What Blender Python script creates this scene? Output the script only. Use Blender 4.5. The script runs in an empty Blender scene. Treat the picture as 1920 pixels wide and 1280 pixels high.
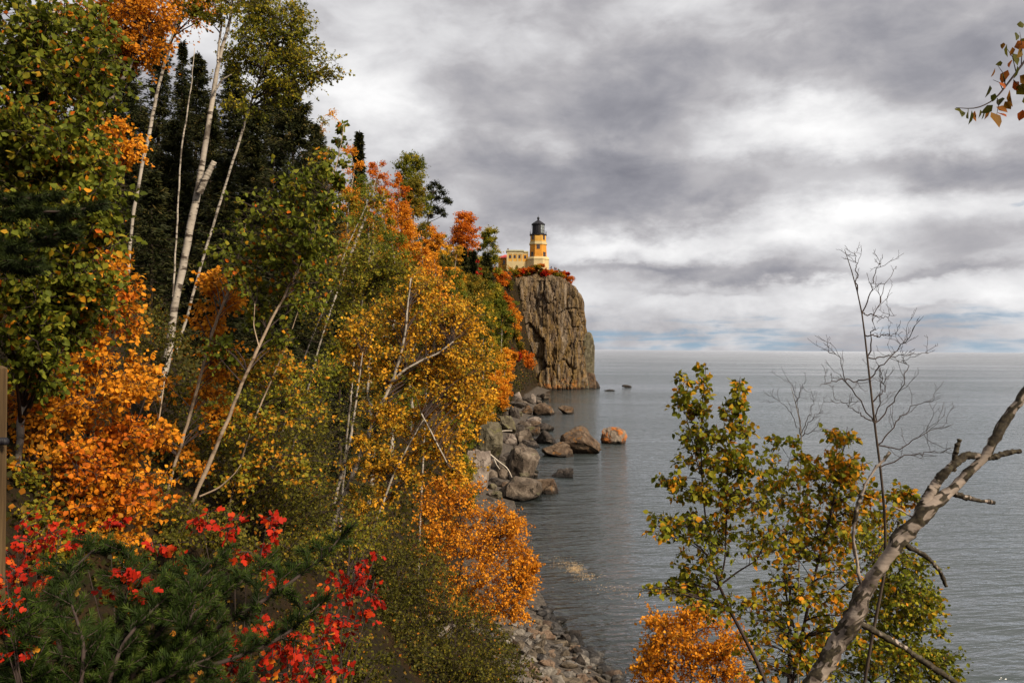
import bpy, math, random
import numpy as np
from mathutils import Vector, Matrix

C = bpy.context.scene
COL = C.collection
R = math.radians

# ------------------------------------------------------------------ camera
F_PX = 1493.0                       # focal length in photo pixels (28 mm on 36 mm, 1920 wide)
CAM = np.array([0.0, 0.0, 13.3])
PITCH, ROLL = math.atan(14.0 / F_PX), R(0.40)
_f = np.array([0.0, math.cos(PITCH), math.sin(PITCH)])
_u0 = np.array([0.0, -math.sin(PITCH), math.cos(PITCH)])
_r0 = np.array([1.0, 0.0, 0.0])
_rt = math.cos(ROLL) * _r0 + math.sin(ROLL) * _u0
_up = -math.sin(ROLL) * _r0 + math.cos(ROLL) * _u0
cam_data = bpy.data.cameras.new('camera')
cam_data.sensor_width = 36.0
cam_data.lens = F_PX / 1920.0 * 36.0
cam_data.clip_start = 0.1
cam_data.clip_end = 120000.0
cam = bpy.data.objects.new('camera', cam_data)
COL.objects.link(cam)
_m = Matrix(((_rt[0], _up[0], -_f[0], CAM[0]), (_rt[1], _up[1], -_f[1], CAM[1]), (_rt[2], _up[2], -_f[2], CAM[2]), (0, 0, 0, 1)))
cam.matrix_world = _m
C.camera = cam

# ------------------------------------------------------------------ sun, exposure
SUN_EL, SUN_AZ = R(36), R(128)      # azimuth clockwise from +Y: behind the camera, to the right
sd = bpy.data.lights.new('sun', 'SUN')
sd.energy = 5.0
sd.angle = R(11)
sd.color = (1.0, 0.87, 0.68)
sun = bpy.data.objects.new('sun', sd)
COL.objects.link(sun)
_sd = Vector((math.sin(SUN_AZ) * math.cos(SUN_EL), math.cos(SUN_AZ) * math.cos(SUN_EL), math.sin(SUN_EL)))
sun.rotation_euler = _sd.to_track_quat('Z', 'Y').to_euler()
C.view_settings.view_transform = 'Standard'
C.view_settings.look = 'None'
C.view_settings.exposure = 0.52
C.view_settings.gamma = 1.0
C.cycles.max_bounces = 5
C.cycles.diffuse_bounces = 3
C.cycles.glossy_bounces = 3
C.cycles.transmission_bounces = 4
C.cycles.transparent_max_bounces = 8
C.cycles.caustics_reflective = False
C.cycles.caustics_refractive = False

# ------------------------------------------------------------------ node helper
class NB:
    def __init__(s, nt):
        s.nt = nt
    def new(s, t, **kw):
        n = s.nt.nodes.new(t)
        for k, v in kw.items():
            setattr(n, k, v)
        return n
    def put(s, sock, v):
        if hasattr(v, 'is_output') or isinstance(v, bpy.types.NodeSocket):
            s.nt.links.new(v, sock)
        else:
            sock.default_value = v
    def m(s, op, a, b=0.0, c=0.0, clamp=False):
        n = s.new('ShaderNodeMath', operation=op)
        n.use_clamp = clamp
        s.put(n.inputs[0], a); s.put(n.inputs[1], b); s.put(n.inputs[2], c)
        return n.outputs[0]
    def add(s, a, b): return s.m('ADD', a, b)
    def mul(s, a, b): return s.m('MULTIPLY', a, b)
    def sub(s, a, b): return s.m('SUBTRACT', a, b)
    def div(s, a, b): return s.m('DIVIDE', a, b)
    def step(s, a, lo, hi, smooth=True):
        n = s.new('ShaderNodeMapRange')
        n.interpolation_type = 'SMOOTHSTEP' if smooth else 'LINEAR'
        s.put(n.inputs['Value'], a); s.put(n.inputs['From Min'], lo); s.put(n.inputs['From Max'], hi)
        return n.outputs['Result']
    def xyz(s, v):
        n = s.new('ShaderNodeSeparateXYZ'); s.put(n.inputs[0], v); return n.outputs
    def vec(s, x, y, z):
        n = s.new('ShaderNodeCombineXYZ'); s.put(n.inputs[0], x); s.put(n.inputs[1], y); s.put(n.inputs[2], z); return n.outputs[0]
    def vmul(s, v, t):
        n = s.new('ShaderNodeVectorMath', operation='MULTIPLY'); s.put(n.inputs[0], v); n.inputs[1].default_value = t; return n.outputs[0]
    def vadd(s, v, w):
        n = s.new('ShaderNodeVectorMath', operation='ADD'); s.put(n.inputs[0], v); s.put(n.inputs[1], w); return n.outputs[0]
    def noise(s, v, scale, detail=4.0, rough=0.55, dist=0.0, col=False):
        n = s.new('ShaderNodeTexNoise')
        s.put(n.inputs['Vector'], v)
        n.inputs['Scale'].default_value = scale; n.inputs['Detail'].default_value = detail
        n.inputs['Roughness'].default_value = rough; n.inputs['Distortion'].default_value = dist
        return n.outputs['Color' if col else 'Fac']
    def ramp(s, fac, stops, interp='LINEAR'):
        n = s.new('ShaderNodeValToRGB')
        cr = n.color_ramp; cr.interpolation = interp
        while len(cr.elements) < len(stops):
            cr.elements.new(0.5)
        for e, (p, c) in zip(cr.elements, stops):
            e.position = p; e.color = (c[0], c[1], c[2], 1.0)
        s.put(n.inputs[0], fac)
        return n.outputs[0]
    def mix(s, fac, a, b):
        n = s.new('ShaderNodeMix', data_type='RGBA')
        s.put(n.inputs[0], fac)
        for i, v in ((6, a), (7, b)):
            if isinstance(v, tuple): v = (v[0], v[1], v[2], 1.0)
            s.put(n.inputs[i], v)
        return n.outputs[2]
    def bump(s, h, strength, distance=0.1):
        n = s.new('ShaderNodeBump')
        s.put(n.inputs['Height'], h); s.put(n.inputs['Strength'], strength); n.inputs['Distance'].default_value = distance
        return n.outputs[0]

# ------------------------------------------------------------------ sky: overcast deck over a clear blue sky
world = bpy.data.worlds.new('World'); C.world = world
world.use_nodes = True
nt = world.node_tree; nt.nodes.clear(); nb = NB(nt)
wo = nb.new('ShaderNodeOutputWorld'); bg = nb.new('ShaderNodeBackground')
nt.links.new(bg.outputs[0], wo.inputs[0])
tc = nb.new('ShaderNodeTexCoord')
gx, gy, gz = nb.xyz(tc.outputs['Generated'])
az = nb.m('ARCTAN2', gx, gy)
zc = nb.m('MAXIMUM', gz, 0.0)
el = nb.m('ARCSINE', nb.m('MINIMUM', zc, 1.0))
den = nb.add(zc, 0.30)
plane = nb.vec(nb.div(gx, den), nb.div(gy, den), 0.0)      # the flat cloud deck seen from below
n_big = nb.noise(plane, 1.3, 6, 0.55, 0.4)
n_fine = nb.noise(nb.vadd(plane, (7.3, 2.1, 0)), 4.0, 8, 0.6, 0.6)
puff = nb.add(nb.mul(nb.noise(nb.vec(nb.mul(az, 1.0), nb.mul(el, 1.5), 1.7), 4.2, 10, 0.52, 0.25), 0.62), nb.mul(nb.noise(nb.vec(az, nb.mul(el, 1.9), 8.7), 11.0, 9, 0.55, 0.3), 0.38))
wx = nb.mul(nb.sub(nb.noise(nb.vec(az, nb.mul(el, 2.0), 0.0), 5.0, 5, 0.6), 0.5), 0.22)
wy = nb.mul(nb.sub(nb.noise(nb.vec(az, nb.mul(el, 2.0), 9.0), 6.0, 6, 0.6), 0.5), 0.12)
azw, elw = nb.add(az, wx), nb.add(el, wy)
def sky_dir(px, py):
    a = math.atan((px - 960) / F_PX)
    return a, math.atan((654 - py) / F_PX * math.cos(a))
def blob(px, py, sx, sy, amp):
    a, e = sky_dir(px, py)
    dx = nb.div(nb.sub(azw, a), sx / F_PX); dy = nb.div(nb.sub(elw, e), sy / F_PX)
    r2 = nb.add(nb.mul(dx, dx), nb.mul(dy, dy))
    return nb.mul(nb.m('EXPONENT', nb.mul(r2, -1.0)), amp)
L = nb.add(0.66, nb.mul(nb.sub(n_big, 0.5), 0.10))
L = nb.add(L, nb.mul(nb.sub(n_fine, 0.5), 0.07))
L = nb.add(L, nb.mul(nb.sub(nb.step(puff, 0.30, 0.70), 0.5), 0.36))
for b in ((1080, 340, 300, 80, -0.15), (1350, 345, 330, 40, -0.09), (1780, 285, 330, 40, -0.11), (1650, 130, 330, 80, -0.07),
          (1150, 190, 220, 50, -0.07), (930, 300, 120, 40, -0.06), (1200, 40, 260, 60, 0.06), (650, 120, 150, 160, 0.08),
          (760, 240, 110, 50, 0.16), (640, 190, 100, 80, 0.12), (1530, 215, 110, 40, 0.24), (1650, 248, 170, 28, 0.13), (1400, 250, 70, 40, 0.10),
          (1880, 240, 110, 26, 0.10), (1010, 255, 70, 22, 0.08), (1150, 275, 60, 18, 0.07), (1780, 380, 300, 34, 0.19), (1500, 430, 330, 34, 0.15), (1180, 450, 190, 26, 0.20), (1050, 478, 160, 30, 0.16), (1300, 130, 520, 110, -0.05),
          (1250, 570, 520, 44, 0.19), (1750, 530, 300, 46, 0.17), (1450, 512, 130, 13, -0.20), (1230, 497, 240, 12, -0.16), (1760, 498, 180, 12, -0.18), (1300, 545, 90, 8, -0.10), (1650, 570, 140, 8, -0.10),
          (400, 60, 160, 120, 0.16), (640, 60, 160, 70, -0.06)):
    L = nb.add(L, blob(*b))
L = nb.add(L, nb.mul(nb.step(el, 0.42, 0.75), 0.25))
cloud = nb.ramp(L, [(0.0, (0.10, 0.103, 0.125)), (0.30, (0.19, 0.192, 0.226)), (0.48, (0.305, 0.303, 0.335)), (0.62, (0.44, 0.43, 0.45)),
                    (0.78, (0.65, 0.645, 0.66)), (1.0, (0.93, 0.925, 0.925))])
sky = nb.new('ShaderNodeTexSky', sky_type='NISHITA')
sky.sun_disc = False
sky.sun_elevation = SUN_EL
sky.sun_rotation = SUN_AZ
sky.altitude = 180.0
sky.air_density = 1.0; sky.dust_density = 0.4; sky.ozone_density = 1.6
clear = nb.new('ShaderNodeVectorMath', operation='SCALE')
up_ = nb.new('ShaderNodeVectorMath', operation='NORMALIZE'); nt.links.new(nb.vec(gx, gy, nb.add(zc, 0.22)), up_.inputs[0]); nt.links.new(up_.outputs[0], sky.inputs[0])
nt.links.new(sky.outputs[0], clear.inputs[0]); clear.inputs['Scale'].default_value = 0.095
blue_sky = nb.mix(1.0, clear.outputs[0], clear.outputs[0])
tint = nb.new('ShaderNodeMix', data_type='RGBA', blend_type='MULTIPLY')
tint.inputs[0].default_value = 1.0
nt.links.new(blue_sky, tint.inputs[6]); tint.inputs[7].default_value = (0.98, 1.12, 1.05, 1)
streak = nb.noise(nb.vec(nb.mul(az, 1.0), nb.mul(el, 9.0), 4.0), 7.0, 7, 0.6, 0.2)
gap = nb.step(nb.add(nb.add(nb.mul(streak, 0.95), nb.mul(nb.step(el, 0.085, 0.0, False), 0.26)), nb.add(nb.add(blob(1290, 634, 200, 12, 0.14), blob(1760, 600, 190, 16, 0.10)), blob(1885, 385, 60, 12, 0.27))), 0.66, 0.88)
gap = nb.mul(gap, nb.step(el, 0.26, 0.17))
gap = nb.mul(gap, nb.sub(1.0, nb.mul(nb.step(el, 0.006, 0.0), 0.35)))
skycol = nb.mix(nb.mul(gap, 0.70), cloud, tint.outputs[2])
nt.links.new(skycol, bg.inputs[0]); bg.inputs[1].default_value = 0.76

# ------------------------------------------------------------------ pixel <-> space, noise
def ray(px, py):
    return _f + (px - 960.0) / F_PX * _rt + (640.0 - py) / F_PX * _up
def P(px, py, Y):
    """The point at depth Y (metres ahead of the camera) seen at photo pixel px, py."""
    d = ray(px, py)
    return CAM + d * (Y / d[1])
def lerp(a, b, t): return a + (b - a) * t
def _hash(ix, iy, iz, seed):
    n = (ix * 374761393 + iy * 668265263 + iz * 1274126177 + seed * 974634777) & 0xffffffff
    n = ((n ^ (n >> 13)) * 1274126177) & 0xffffffff
    n = n ^ (n >> 16)
    n = (n * 2246822519) & 0xffffffff
    n = n ^ (n >> 15)
    return (n & 0xffff) / 65535.0
def vnoise(p, seed=0):
    p = np.asarray(p, dtype=float)
    i = np.floor(p).astype(np.int64); f = p - i
    f = f * f * (3 - 2 * f)
    out = 0.0
    for dx in (0, 1):
        for dy in (0, 1):
            for dz in (0, 1):
                w = (f[..., 0] if dx else 1 - f[..., 0]) * (f[..., 1] if dy else 1 - f[..., 1]) * (f[..., 2] if dz else 1 - f[..., 2])
                out = out + w * _hash(i[..., 0] + dx, i[..., 1] + dy, i[..., 2] + dz, seed)
    return out
def fbm(p, octaves=4, seed=0, gain=0.5):
    p = np.asarray(p, dtype=float); a, s, t = 1.0, 0.0, 0.0
    for k in range(octaves):
        s = s + a * (vnoise(p * (2.03 ** k), seed + k) - 0.5) * 2; t += a; a *= gain
    return s / t

# ------------------------------------------------------------------ mesh building
class Acc:
    def __init__(s):
        s.V, s.F, s.A, s.n = [], [], [], 0
    def add(s, V, F, a=None):
        V = np.asarray(V, float).reshape(-1, 3)
        if a is None: a = np.full(len(V), 0.5)
        elif np.isscalar(a): a = np.full(len(V), float(a))
        s.V.append(V); s.A.append(np.asarray(a, float))
        for f in (F if isinstance(F, list) else [F]):
            f = np.asarray(f, np.int64)
            if f.size: s.F.append(f + s.n)
        s.n += len(V)
    def mesh(s, name, smooth=True, attr='tint'):
        V = np.concatenate(s.V); A = np.concatenate(s.A)
        me = bpy.data.meshes.new(name)
        me.vertices.add(len(V)); me.vertices.foreach_set('co', V.astype(np.float32).ravel())
        loops = np.concatenate([f.ravel() for f in s.F])
        sizes = np.concatenate([np.full(len(f), f.shape[1]) for f in s.F])
        starts = np.concatenate([[0], np.cumsum(sizes)[:-1]])
        me.loops.add(len(loops)); me.loops.foreach_set('vertex_index', loops.astype(np.int32))
        me.polygons.add(len(sizes)); me.polygons.foreach_set('loop_start', starts.astype(np.int32))
        me.polygons.foreach_set('use_smooth', np.full(len(sizes), bool(smooth)))
        if attr:
            at = me.attributes.new(attr, 'FLOAT', 'POINT')
            at.data.foreach_set('value', A.astype(np.float32))
        me.update(calc_edges=True); me.validate()
        return me
    def build(s, name, mat, parent=None, smooth=True, attr='tint'):
        if not s.V: return None
        o = bpy.data.objects.new(name, s.mesh(name, smooth, attr))
        COL.objects.link(o)
        if mat is not None: o.data.materials.append(mat)
        if parent is not None:
            o.parent = parent
            o.matrix_parent_inverse = Matrix.Translation(-Vector(parent.location))
            if any(abs(v) > 1e-9 for v in parent.rotation_euler):
                o.matrix_parent_inverse = (Matrix.Translation(Vector(parent.location)) @ parent.rotation_euler.to_matrix().to_4x4()).inverted()
        return o

def tag(o, label=None, cat=None, group=None, kind=None):
    if label: o['label'] = label
    if cat: o['category'] = cat
    if group: o['group'] = group
    if kind: o['kind'] = kind
    return o
def thing(name, label, cat, loc, group=None):
    o = bpy.data.objects.new(name, None); COL.objects.link(o)
    o.location = Vector([float(v) for v in loc]); o.empty_display_size = 0.2
    return tag(o, label, cat, group)

def nrm(v):
    v = np.asarray(v, float)
    return v / np.maximum(np.linalg.norm(v, axis=-1, keepdims=True), 1e-9)
def tubes(acc, Pts, Rad, sides=4, tint=0.5, cap=True):
    """Pts (N,k,3), Rad (N,k): N tapered tubes."""
    Pts = np.asarray(Pts, float); Rad = np.asarray(Rad, float)
    if Pts.ndim == 2: Pts = Pts[None]; Rad = Rad[None]
    N, k, _ = Pts.shape
    T = np.gradient(Pts, axis=1); T = nrm(T)
    ref = np.where(np.abs(T[:, :1, 2:3]) > 0.9, np.array([1.0, 0, 0]), np.array([0, 0, 1.0]))
    ref = np.broadcast_to(ref, T.shape)
    U = nrm(np.cross(T, ref)); W = np.cross(T, U)
    ang = np.linspace(0, 2 * np.pi, sides, endpoint=False)
    ring = (U[:, :, None] * np.cos(ang)[None, None, :, None] + W[:, :, None] * np.sin(ang)[None, None, :, None]) * Rad[:, :, None, None] + Pts[:, :, None]
    V = ring.reshape(-1, 3)
    b = (np.arange(N)[:, None, None] * k + np.arange(k - 1)[None, :, None]) * sides
    j = np.arange(sides)[None, None, :]; j2 = (j + 1) % sides
    F = np.stack([b + j, b + j2, b + sides + j2, b + sides + j], -1).reshape(-1, 4)
    Fs = [F]
    if cap and sides >= 3:
        e = (np.arange(N) * k + k - 1)[:, None] * sides + np.arange(sides)[None]
        Fs.append(e)
    acc.add(V, Fs, tint)
def poly_resample(pts, rad, n):
    pts = np.asarray(pts, float); rad = np.asarray(rad, float)
    d = np.concatenate([[0], np.cumsum(np.linalg.norm(np.diff(pts, axis=0), axis=1))])
    t = np.linspace(0, d[-1], n)
    # smooth (Catmull-like) through a fine linear resample then box filter
    q = np.stack([np.interp(t, d, pts[:, i]) for i in range(3)], 1); r = np.interp(t, d, rad)
    for _ in range(2):
        q[1:-1] = 0.25 * q[:-2] + 0.5 * q[1:-1] + 0.25 * q[2:]
    return q, r
def box(acc, lo, hi, tint=0.5, M=None):
    lo = np.asarray(lo, float); hi = np.asarray(hi, float)
    V = np.array([[x, y, z] for x in (lo[0], hi[0]) for y in (lo[1], hi[1]) for z in (lo[2], hi[2])])
    if M is not None: V = V @ np.asarray(M)[:3, :3].T + np.asarray(M)[:3, 3]
    F = np.array([[0, 1, 3, 2], [4, 6, 7, 5], [0, 4, 5, 1], [2, 3, 7, 6], [0, 2, 6, 4], [1, 5, 7, 3]])
    acc.add(V, F, tint)

# ------------------------------------------------------------------ materials
def mat(name, rough=0.8, spec=0.3):
    m = bpy.data.materials.new(name); m.use_nodes = True
    nt = m.node_tree; b = nt.nodes['Principled BSDF']
    b.inputs['Roughness'].default_value = rough
    b.inputs['Specular IOR Level'].default_value = spec
    return m, NB(nt), b
def plain(name, col, rough=0.7, spec=0.3, metal=0.0, var=0.15, scale=3.0):
    m, nb, b = mat(name, rough, spec)
    b.inputs['Metallic'].default_value = metal
    g = nb.new('ShaderNodeNewGeometry')
    n = nb.noise(g.outputs['Position'], scale, 5)
    lo = tuple(c * (1 - var) for c in col); hi = tuple(min(1, c * (1 + var)) for c in col)
    nb.put(b.inputs['Base Color'], nb.ramp(n, [(0.3, lo), (0.7, hi)]))
    return m
def cracks(nb, v, scale, width, warp=0.6):
    d = nb.noise(v, scale * 1.3, 4, 0.6, 0.0, True)
    w = nb.new('ShaderNodeVectorMath', operation='MULTIPLY_ADD')
    nb.put(w.inputs[0], d); w.inputs[1].default_value = (warp / scale,) * 3; nb.put(w.inputs[2], v)
    n = nb.new('ShaderNodeTexVoronoi', feature='DISTANCE_TO_EDGE')
    nb.put(n.inputs['Vector'], w.outputs[0]); n.inputs['Scale'].default_value = scale
    return nb.step(n.outputs['Distance'], width, 0.0)
def leaf_mat(name, stops, trans=0.34, rough=0.6, spec=0.10):
    m, nb, b = mat(name, rough, spec)
    at = nb.new('ShaderNodeAttribute', attribute_name='tint')
    col = nb.ramp(at.outputs['Fac'], stops)
    nb.put(b.inputs['Base Color'], col)
    tr = nb.new('ShaderNodeBsdfTranslucent')
    nb.put(tr.inputs['Color'], col)
    mx = nb.new('ShaderNodeMixShader'); mx.inputs[0].default_value = trans
    out = nb.nt.nodes['Material Output']
    nb.nt.links.new(b.outputs[0], mx.inputs[1]); nb.nt.links.new(tr.outputs[0], mx.inputs[2])
    nb.nt.links.new(mx.outputs[0], out.inputs[0])
    return m
def rock_mat(name, dark, mid, light, scale=0.6, lichen=None, lich_cov=0.55, wet=True, streak=1.0, bump=0.5, speck=12.0):
    m, nb, b = mat(name, 0.85, 0.15)
    g = nb.new('ShaderNodeNewGeometry'); pos = g.outputs['Position']
    v = nb.vmul(pos, (1.0, 1.0, streak))
    n1 = nb.noise(v, scale, 7, 0.62, 0.6)
    n2 = nb.noise(nb.vadd(v, (31, 7, 3)), scale * speck, 4, 0.7)
    f = nb.add(nb.mul(n1, 0.75), nb.mul(n2, 0.28))
    col = nb.ramp(f, [(0.33, dark), (0.5, mid), (0.66, light)])
    ck = cracks(nb, v, scale * 0.75, 0.035)
    ckm = nb.mul(ck, nb.step(nb.noise(nb.vadd(v, (5, 5, 50)), scale, 3, 0.5), 0.42, 0.58))
    col = nb.mix(nb.mul(ckm, 0.75), col, (dark[0] * .3, dark[1] * .3, dark[2] * .3))
    if lichen:
        n3 = nb.noise(nb.vadd(v, (3, 17, 41)), scale * 1.3, 7, 0.65, 0.8)
        col = nb.mix(nb.mul(nb.step(n3, lich_cov, lich_cov + 0.09), 0.8), col, lichen)
    if wet:                                               # the lake keeps the foot of the rock wet and stained
        z = nb.xyz(pos)[2]
        w = nb.step(nb.add(z, nb.mul(nb.sub(n1, 0.5), 0.9)), 0.62, 0.22)
        col = nb.mix(nb.mul(w, 0.85), col, (dark[0] * 0.28, dark[1] * 0.28, dark[2] * 0.27))
        nb.put(b.inputs['Roughness'], nb.sub(0.85, nb.mul(w, 0.45)))
    nb.put(b.inputs['Base Color'], col)
    nb.put(b.inputs['Normal'], nb.bump(nb.sub(nb.add(nb.mul(n1, 1.5), nb.mul(n2, 0.5)), nb.mul(ckm, 0.5)), bump * 1.4, 0.28))
    return m
# ------------------------------------------------------------------ terrain
SH_Y = np.array([-80, -20, 0, 8, 15, 20, 25, 32, 38, 50, 62, 75, 90, 105, 134, 180, 225, 250, 262, 600])
SH_X = np.array([34, 22, 14.4, 11.8, 9.4, 7.6, 6.2, 4.1, 2.1, 0.6, 0.4, 0.4, 0.2, 0.6, 2.6, 4.6, 8.6, 11.5, 13.5, 22])
SL_Y = np.array([-80, 30, 70, 120, 180, 225, 250, 262, 600])
SL_M = np.array([0.95, 0.97, 1.2, 1.35, 1.6, 2.4, 3.6, 4.5, 4.5])
def terrain(x, y):
    x = np.asarray(x, float); y = np.asarray(y, float)
    wob = fbm(np.stack([x * 0.08, y * 0.08, np.zeros_like(x + y)], -1), 3, 5)
    s = np.interp(y, SH_Y, SH_X) - x + wob * 1.0
    m = np.interp(y, SL_Y, SL_M)
    beach = 0.3 * np.minimum(s, 4.0)
    rise = beach + m * np.maximum(s - 4.0, 0.0) + 0.0
    top = np.interp(y, [0, 60, 120, 200, 600], [29, 29, 33, 38.6, 37.5]) + wob * 1.2
    k = 0.22
    h = -np.log(np.exp(-k * np.minimum(rise, 300)) + np.exp(-k * top)) / k
    h = np.where(s < 0, np.maximum(0.32 * s, -6.0), h)
    bumps = fbm(np.stack([x * 0.35, y * 0.35, np.zeros_like(x + y)], -1), 4, 11)
    h = h + bumps * np.clip(h * 0.12, 0.05, 0.7)
    # the headland: the plateau stops short of the cliff's own face (a separate rock shell)
    inside = (y > 266.5)
    h = np.where(inside & (x > 18.5), np.minimum(h, -4.0), h)
    h = np.where((y > 258) & (y < 266.5) & (x > -1.0), np.minimum(h, np.where(x > 14, -3.0, 0.2 - 0.0 * x)), h)
    return h
def ground(x, y): return float(terrain(np.array([x]), np.array([y]))[0])
def hit(px, py, y0=2.0, y1=280.0):
    """Where the sight line through photo pixel px, py meets the ground or the water."""
    d = ray(px, py); ys = np.concatenate([np.arange(y0, 60, 0.1), np.arange(60, y1, 0.25)])
    q = CAM[None] + d[None] * (ys / d[1])[:, None]
    t = np.maximum(terrain(q[:, 0], q[:, 1]), 0.0)
    w = np.nonzero(q[:, 2] <= t)[0]
    return q[w[0]] if len(w) else q[-1]

xs = np.concatenate([np.arange(-420, -60, 9.0), np.arange(-60, -24, 1.8), np.arange(-24, 26, 0.55), np.arange(26, 70, 2.5)])
ys = np.concatenate([np.arange(-60, -6, 3.0), np.arange(-6, 60, 0.55), np.arange(60, 130, 1.0), np.arange(130, 290, 1.6), np.arange(290, 640, 9.0)])
X, Y = np.meshgrid(xs, ys)
Z = terrain(X, Y)
def grid_faces(nr, nc):
    i = np.arange(nr - 1)[:, None] * nc + np.arange(nc - 1)[None]
    return np.stack([i, i + 1, i + nc + 1, i + nc], -1).reshape(-1, 4)
a = Acc(); a.add(np.stack([X, Y, Z], -1), grid_faces(len(ys), len(xs)))
m_ground, nb, b = mat('soil_and_litter', 0.95, 0.1)
g = nb.new('ShaderNodeNewGeometry'); pos = g.outputs['Position']
n1 = nb.noise(pos, 0.9, 8, 0.65); n2 = nb.noise(pos, 9.0, 5, 0.7)
litter = nb.ramp(nb.add(nb.mul(n1, 0.6), nb.mul(n2, 0.45)), [(0.36, (0.006, 0.005, 0.003)), (0.5, (0.016, 0.011, 0.005)), (0.62, (0.028, 0.014, 0.005)), (0.72, (0.018, 0.017, 0.005))])
shingle = nb.ramp(nb.noise(pos, 5.0, 6, 0.75), [(0.35, (0.018, 0.015, 0.013)), (0.5, (0.06, 0.05, 0.042)), (0.65, (0.13, 0.105, 0.082))])
bed = nb.ramp(nb.noise(pos, 1.4, 7, 0.7), [(0.36, (0.035, 0.03, 0.026)), (0.5, (0.085, 0.07, 0.055)), (0.66, (0.15, 0.14, 0.10))])
z = nb.xyz(pos)[2]
col = nb.mix(nb.step(nb.add(z, nb.mul(nb.sub(n1, 0.5), 1.2)), 1.5, 0.9), litter, shingle)
col = nb.mix(nb.step(z, 0.06, -0.1), col, bed)
nb.put(b.inputs['Base Color'], col)
nb.put(b.inputs['Normal'], nb.bump(nb.add(n1, nb.mul(n2, 0.4)), 0.8, 0.15))
tag(a.build('hillside_ground', m_ground), kind='structure')

# ------------------------------------------------------------------ water
wx_ = np.concatenate([-np.geomspace(30000, 40, 14), np.arange(-30, 60, 1.2), np.geomspace(62, 30000, 22)])
wy_ = np.concatenate([-np.geomspace(3000, 40, 8), np.arange(-30, 280, 1.6), np.geomspace(285, 60000, 30)])
X, Y = np.meshgrid(wx_, wy_)
depth = np.where((X < 60) & (X > -100) & (Y < 600) & (Y > -60), np.maximum(-terrain(X, np.clip(Y, -60, 600)), 0.0), 6.0)
a = Acc(); a.add(np.stack([X, Y, np.zeros_like(X)], -1), grid_faces(len(wy_), len(wx_)), depth.ravel())
m_water = bpy.data.materials.new('lake_water'); m_water.use_nodes = True
nb = NB(m_water.node_tree); m_water.node_tree.nodes.remove(m_water.node_tree.nodes['Principled BSDF'])
out = m_water.node_tree.nodes['Material Output']
g = nb.new('ShaderNodeNewGeometry'); pos = g.outputs['Position']
px_, py_, pz_ = nb.xyz(pos)
rot = nb.vec(nb.add(nb.mul(px_, 0.97), nb.mul(py_, 0.22)), nb.sub(nb.mul(py_, 0.97), nb.mul(px_, 0.22)), 0.0)
w1 = nb.noise(nb.vmul(rot, (0.28, 0.95, 1)), 1.0, 3, 0.55, 0.35)
w2 = nb.noise(nb.vmul(rot, (0.9, 2.6, 1)), 1.0, 3, 0.55, 0.2)
w3 = nb.noise(nb.vmul(pos, (0.05, 0.17, 1)), 1.0, 4, 0.55, 0.3)
dist = nb.m('SQRT', nb.add(nb.mul(px_, px_), nb.mul(py_, py_)))
slick = nb.noise(nb.vmul(pos, (0.0035, 0.02, 1)), 1.0, 4, 0.6, 0.6)       # smoother and rougher patches left by the wind
h = nb.add(nb.mul(w1, 0.55), nb.add(nb.mul(w2, 0.26), nb.mul(w3, 1.2)))
amp = nb.mul(nb.step(slick, 0.30, 0.66), 0.75)
bmp = nb.bump(h, nb.add(0.50, amp), 0.75)
fre = nb.new('ShaderNodeFresnel'); fre.inputs['IOR'].default_value = 1.46
nb.put(fre.inputs['Normal'], bmp)
gl = nb.new('ShaderNodeBsdfGlossy'); gl.inputs['Color'].default_value = (0.97, 0.97, 0.98, 1)
nb.put(gl.inputs['Roughness'], nb.add(0.12, nb.mul(nb.step(dist, 60, 1500), 0.14)))
nb.put(gl.inputs['Normal'], bmp)
deep = nb.new('ShaderNodeBsdfDiffuse'); deep.inputs['Color'].default_value = (0.046, 0.056, 0.056, 1)
clear_w = nb.new('ShaderNodeBsdfTransparent')
at = nb.new('ShaderNodeAttribute', attribute_name='depth')
dep = at.outputs['Fac']
nb.put(clear_w.inputs['Color'], nb.ramp(nb.mul(dep, 0.25), [(0.0, (0.92, 0.95, 0.94)), (0.35, (0.55, 0.70, 0.62)), (1.0, (0.12, 0.26, 0.24))]))
mxb = nb.new('ShaderNodeMixShader')
nb.put(mxb.inputs[0], nb.m('EXPONENT', nb.mul(dep, -0.55)))
m_water.node_tree.links.new(deep.outputs[0], mxb.inputs[1]); m_water.node_tree.links.new(clear_w.outputs[0], mxb.inputs[2])
mxf = nb.new('ShaderNodeMixShader')
nb.put(mxf.inputs[0], fre.outputs[0])
m_water.node_tree.links.new(mxb.outputs[0], mxf.inputs[1]); m_water.node_tree.links.new(gl.outputs[0], mxf.inputs[2])
m_water.node_tree.links.new(mxf.outputs[0], out.inputs[0])
tag(a.build('lake_water', m_water, attr='depth'), kind='structure')

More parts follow.
